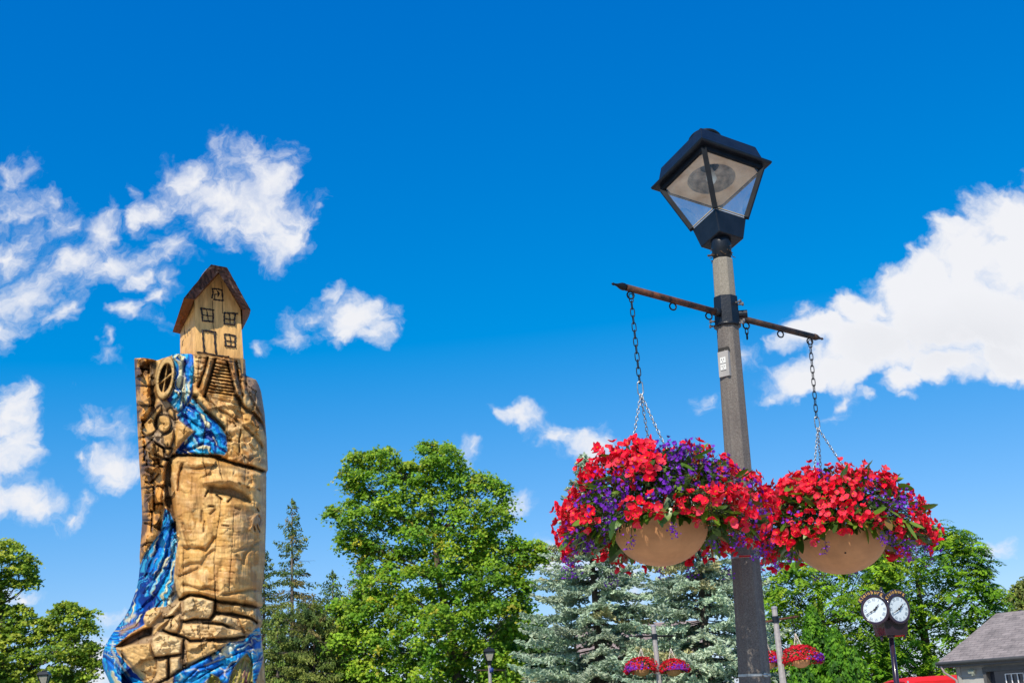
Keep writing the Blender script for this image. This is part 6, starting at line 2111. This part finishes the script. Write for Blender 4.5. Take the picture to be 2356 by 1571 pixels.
def patch(P00, P10, P11, P01, nu, nv, amp, seed, colf, uvn=None):
    """grid of a bilinear patch, displaced along its normal; returns V, Q, C"""
    P00, P10, P11, P01 = [np.array(p) for p in (P00, P10, P11, P01)]
    s = np.linspace(0, 1, nu + 1)[None, :, None]; t = np.linspace(0, 1, nv + 1)[:, None, None]
    P = P00 * (1 - s) * (1 - t) + P10 * s * (1 - t) + P11 * s * t + P01 * (1 - s) * t
    n = np.cross(P10 - P00, P01 - P00); n = n / np.linalg.norm(n)
    S_ = np.broadcast_to(s[..., 0], P.shape[:2]); T_ = np.broadcast_to(t[..., 0], P.shape[:2])
    d, c = colf(S_, T_, seed)
    e = np.minimum(np.minimum(S_, 1 - S_) * nu, np.minimum(T_, 1 - T_) * nv).clip(0, 2) / 2
    P = P + n * (d * amp * (.35 + .65 * e))[..., None]
    i = np.arange((nu + 1) * (nv + 1)).reshape(nv + 1, nu + 1)
    Q = np.stack([i[:-1, :-1], i[:-1, 1:], i[1:, 1:], i[1:, :-1]], -1).reshape(-1, 4)
    return P.reshape(-1, 3), Q, c.reshape(-1, 3)


def join(parts):
    V = []; Q = []; C = []; o = 0
    for v_, q_, c_ in parts:
        V.append(v_); Q.append(q_ + o); C.append(c_); o += len(v_)
    return np.concatenate(V), np.concatenate(Q), np.concatenate(C)


def wallcol(S_, T_, seed):
    n = fbm(S_ * 5, T_ * 3, seed, 4); n2 = fbm(S_ * 14, T_ * 2, seed + 3, 3)
    c = np.array([.86, .49, .17])[None, None] * (.85 + .3 * n2)[..., None]
    k = sstep(.5, .7, n) * .5; c = c * (1 - k)[..., None] + np.array([.48, .27, .09]) * k[..., None]
    k = np.exp(-T_ * 9) * .35; c = c * (1 - k)[..., None] + np.array([.36, .18, .06]) * k[..., None]     # browner toward the sill
    d = (fbm(S_ * 5, T_ * 5, seed + 8, 3) - .5)
    return d, c


def barkcol(S_, T_, seed):
    n = fbm(S_ * 34 + T_ * 7, T_ * 2.5, seed, 4); n2 = fbm(S_ * 6, T_ * 4, seed + 2, 4)
    c = np.array([.12, .058, .05])[None, None] + (np.array([.028, .015, .014]) - np.array([.12, .058, .05])) * sstep(.42, .62, n)[..., None]
    k = sstep(.60, .75, n2) * .7; c = c * (1 - k)[..., None] + np.array([.33, .21, .15]) * k[..., None]
    return (n - .5) * 1.0 + (n2 - .5) * .8, c


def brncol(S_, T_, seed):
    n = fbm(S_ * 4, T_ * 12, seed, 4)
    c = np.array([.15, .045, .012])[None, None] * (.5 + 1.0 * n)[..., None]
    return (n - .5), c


def q_(pt, Y):
    x, y = zh([pt])[0]; return np.array(at(x, y, Y))


yF0, yF1 = 6.80, 6.93     # front wall near (left) corner and right corner
BL = q_((455, 1470), yF0); BR = q_((1176, 1530), yF1)
FL = q_((440, 640), yF0); FR = q_((1130, 790), yF1); PKf = q_((805, 240), (yF0 + yF1) / 2)
BB = q_((228, 1490), 7.03); BT = q_((225, 1160), 7.05)
walls = []
mid_b = (BL + BR) / 2
# front wall: two patches meeting at the gable line
MB_ = BL + (BR - BL) * .5
walls.append(patch(BL, MB_, PKf, FL, 26, 44, .008, 5, wallcol)); walls.append(patch(MB_, BR, FR, PKf, 26, 44, .008, 6, wallcol))
walls.append(patch(BB, BL, FL, BT, 18, 30, .010, 7, wallcol))
off = BB - BL
BRb = BR + off * np.array([1, 1, 0]); FRb = FR + off * np.array([1, 1, .0]) + np.array([0, 0, -.02]); PKb = PKf + off * np.array([1, 1, 0])
walls.append(patch(BR, BRb, FRb, FR, 8, 14, .004, 8, wallcol)); walls.append(patch(BRb, BB, BT, FRb, 8, 14, .004, 9, wallcol))
v_, qq, c_ = join(walls)
cot = npmesh('cottage', v_, qq, M_WOOD, sculpt, col=c_)
# skirt stub under the cottage so it sits in the log
sk_ = MB(); dn = Vector((0, 0, -.10))
for a, b in ((BL, BR), (BB, BL), (BR, BRb), (BRb, BB)):
    a = Vector(a); b = Vector(b); sk_.add([a + dn, b + dn, b, a], [(0, 1, 2, 3)])
M_PLINTH = material('plinth_wood', (.45, .26, .09), .5, var=.2, nscale=12)
sk_.build('plinth', M_PLINTH, cot)
# roof
r = []
yo = 6.66
pA = q_((690, 120), yo); pB = q_((280, 625), yo - .0); pC = q_((440, 645), yo + .05); pD = q_((800, 240), yo + .06)
pE = q_((930, 165), yo + .04); pF = q_((1285, 810), yo + .17); pG = q_((1160, 790), yo + .20)
bE = q_((110, 1135), 7.06); bI = q_((225, 1163), 7.08)
bBk = q_((640, 190), 7.14); bR = q_((870, 230), 7.2)
bF = q_((1262, 900), 7.2); bG = q_((1160, 1100), 7.2)
r.append(patch(pB, pC, pD, pA, 10, 46, .016, 31, lambda a, b, s: barkcol(b, a, s)))         # left fascia
r.append(patch(pG, pF, pE, pD, 10, 50, .016, 32, lambda a, b, s: barkcol(b, a, s)))         # right fascia
r.append(patch(pD, pE, (pE + pA) / 2, pA, 8, 8, .010, 33, barkcol))                       # peak
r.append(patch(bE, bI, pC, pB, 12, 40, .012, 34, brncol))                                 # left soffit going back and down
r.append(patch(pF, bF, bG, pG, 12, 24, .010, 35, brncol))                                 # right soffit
r.append(patch(pB, pA, bBk, bE, 30, 30, .016, 36, barkcol))                              # left top slope
r.append(patch(pE, pF, bF, bR, 30, 30, .016, 37, barkcol))                               # right top slope
r.append(patch(pA, pE, bR, bBk, 10, 24, .012, 38, barkcol))                              # ridge strip
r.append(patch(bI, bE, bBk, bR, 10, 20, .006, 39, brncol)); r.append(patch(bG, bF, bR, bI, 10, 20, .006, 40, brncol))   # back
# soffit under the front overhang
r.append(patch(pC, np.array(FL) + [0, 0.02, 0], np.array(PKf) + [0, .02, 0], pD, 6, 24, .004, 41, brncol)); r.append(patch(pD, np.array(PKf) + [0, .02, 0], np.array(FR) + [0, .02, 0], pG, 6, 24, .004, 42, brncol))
v_, qq, c_ = join(r)
npmesh('roof', v_, qq, M_WOOD, cot, col=c_)
# burnt outlines: windows, door
fn_ = np.cross(BR - BL, FL - BL); fn_ /= np.linalg.norm(fn_)
if fn_[1] > 0: fn_ = -fn_


def onfront(pt, off=.0):
    x, y = zh([pt])[0]; d = np.array(ray(x, y)); c0 = np.array(CAM)
    t = np.dot(BL - c0, fn_) / np.dot(d, fn_); return Vector(c0 + d * t + fn_ * off)


M_BURN = material('burnt_line', (.022, .014, .016), .6, var=.4, nscale=80)


def strokes(mb, lines, w=.0042, f=onfront):
    for ln in lines:
        pts = []
        for (a, b) in zip(ln[:-1], ln[1:]):
            for k in range(4): pts.append((a[0] + (b[0] - a[0]) * k / 4, a[1] + (b[1] - a[1]) * k / 4))
        pts.append(ln[-1])
        P = [f(p, .0035) for p in pts]
        mb.tube(P, [w * (1 + .35 * math.sin(i * 2.3 + ln[0][0])) for i in range(len(P))], 6)


def window(lines, mull):
    m1 = MB(); strokes(m1, lines, .0050); w_ = m1.build('window', M_BURN, cot)
    m2 = MB(); strokes(m2, mull, .0030); m2.build('muntin', M_BURN, cot)


window([[(700, 490), (780, 490), (860, 515)], [(712, 490), (718, 560), (700, 630)], [(852, 515), (868, 670)], [(720, 650), (800, 660), (868, 668)]],
       [[(770, 500), (795, 560), (790, 610)], [(735, 580), (820, 560)], [(790, 530), (815, 560), (795, 600)], [(738, 640), (745, 590)]])
window([[(528, 780), (600, 790), (735, 812)], [(540, 785), (552, 860), (560, 970)], [(555, 968), (640, 975), (725, 985)], [(712, 808), (722, 900), (715, 985)]], [[(618, 795), (640, 900), (645, 970)], [(560, 880), (640, 895), (712, 900)]])
window([[(880, 850), (960, 855), (1095, 862)], [(888, 855), (885, 940), (890, 1020)], [(888, 1015), (960, 1020), (1045, 1030)], [(1055, 865), (1042, 950), (1045, 1030)]], [[(960, 862), (972, 940), (975, 1015)], [(890, 935), (960, 950), (1040, 955)]])
window([[(885, 1170), (960, 1175), (1065, 1200)], [(888, 1172), (900, 1260), (902, 1345)], [(900, 1340), (980, 1355), (1055, 1362)], [(1052, 1200), (1045, 1280), (1050, 1362)]], [[(965, 1180), (980, 1260), (985, 1350)], [(895, 1262), (980, 1275), (1042, 1280)]])
dm = MB(); strokes(dm, [[(548, 1115), (640, 1120), (760, 1145)], [(560, 1118), (570, 1280), (585, 1435)], [(740, 1140), (745, 1300), (765, 1480)]], .0058)
door = dm.build('door', M_BURN, cot)
tl = MB(); strokes(tl, [[(470, 1440), (600, 1450), (770, 1490), (960, 1510)]], .0045); tl.build('threshold', M_BURN, cot)
ck = MB(); strokes(ck, [[(708, 660), (712, 800), (716, 1000), (732, 1130)], [(845, 380), (862, 520), (860, 860)]], .0014); ck.build('crack', M_BURN, cot)
sn_ = np.cross(BL - BB, BT - BB); sn_ /= np.linalg.norm(sn_)
if sn_[0] > 0: sn_ = -sn_


def onside(pt, off=0):
    x, y = zh([pt])[0]; d = np.array(ray(x, y)); c0 = np.array(CAM)
    t = np.dot(BL - c0, sn_) / np.dot(d, sn_); return Vector(c0 + d * t + sn_ * off)


for L1 in ([[(350, 1130), (382, 1090)], [(350, 1130), (352, 1195)], [(382, 1090), (384, 1160)]], [[(268, 1285), (298, 1240)], [(268, 1285), (270, 1340)]], [[(292, 1030), (312, 1230)]]):
    m1 = MB(); strokes(m1, L1, .0026, onside); m1.build('window', M_BURN, cot)
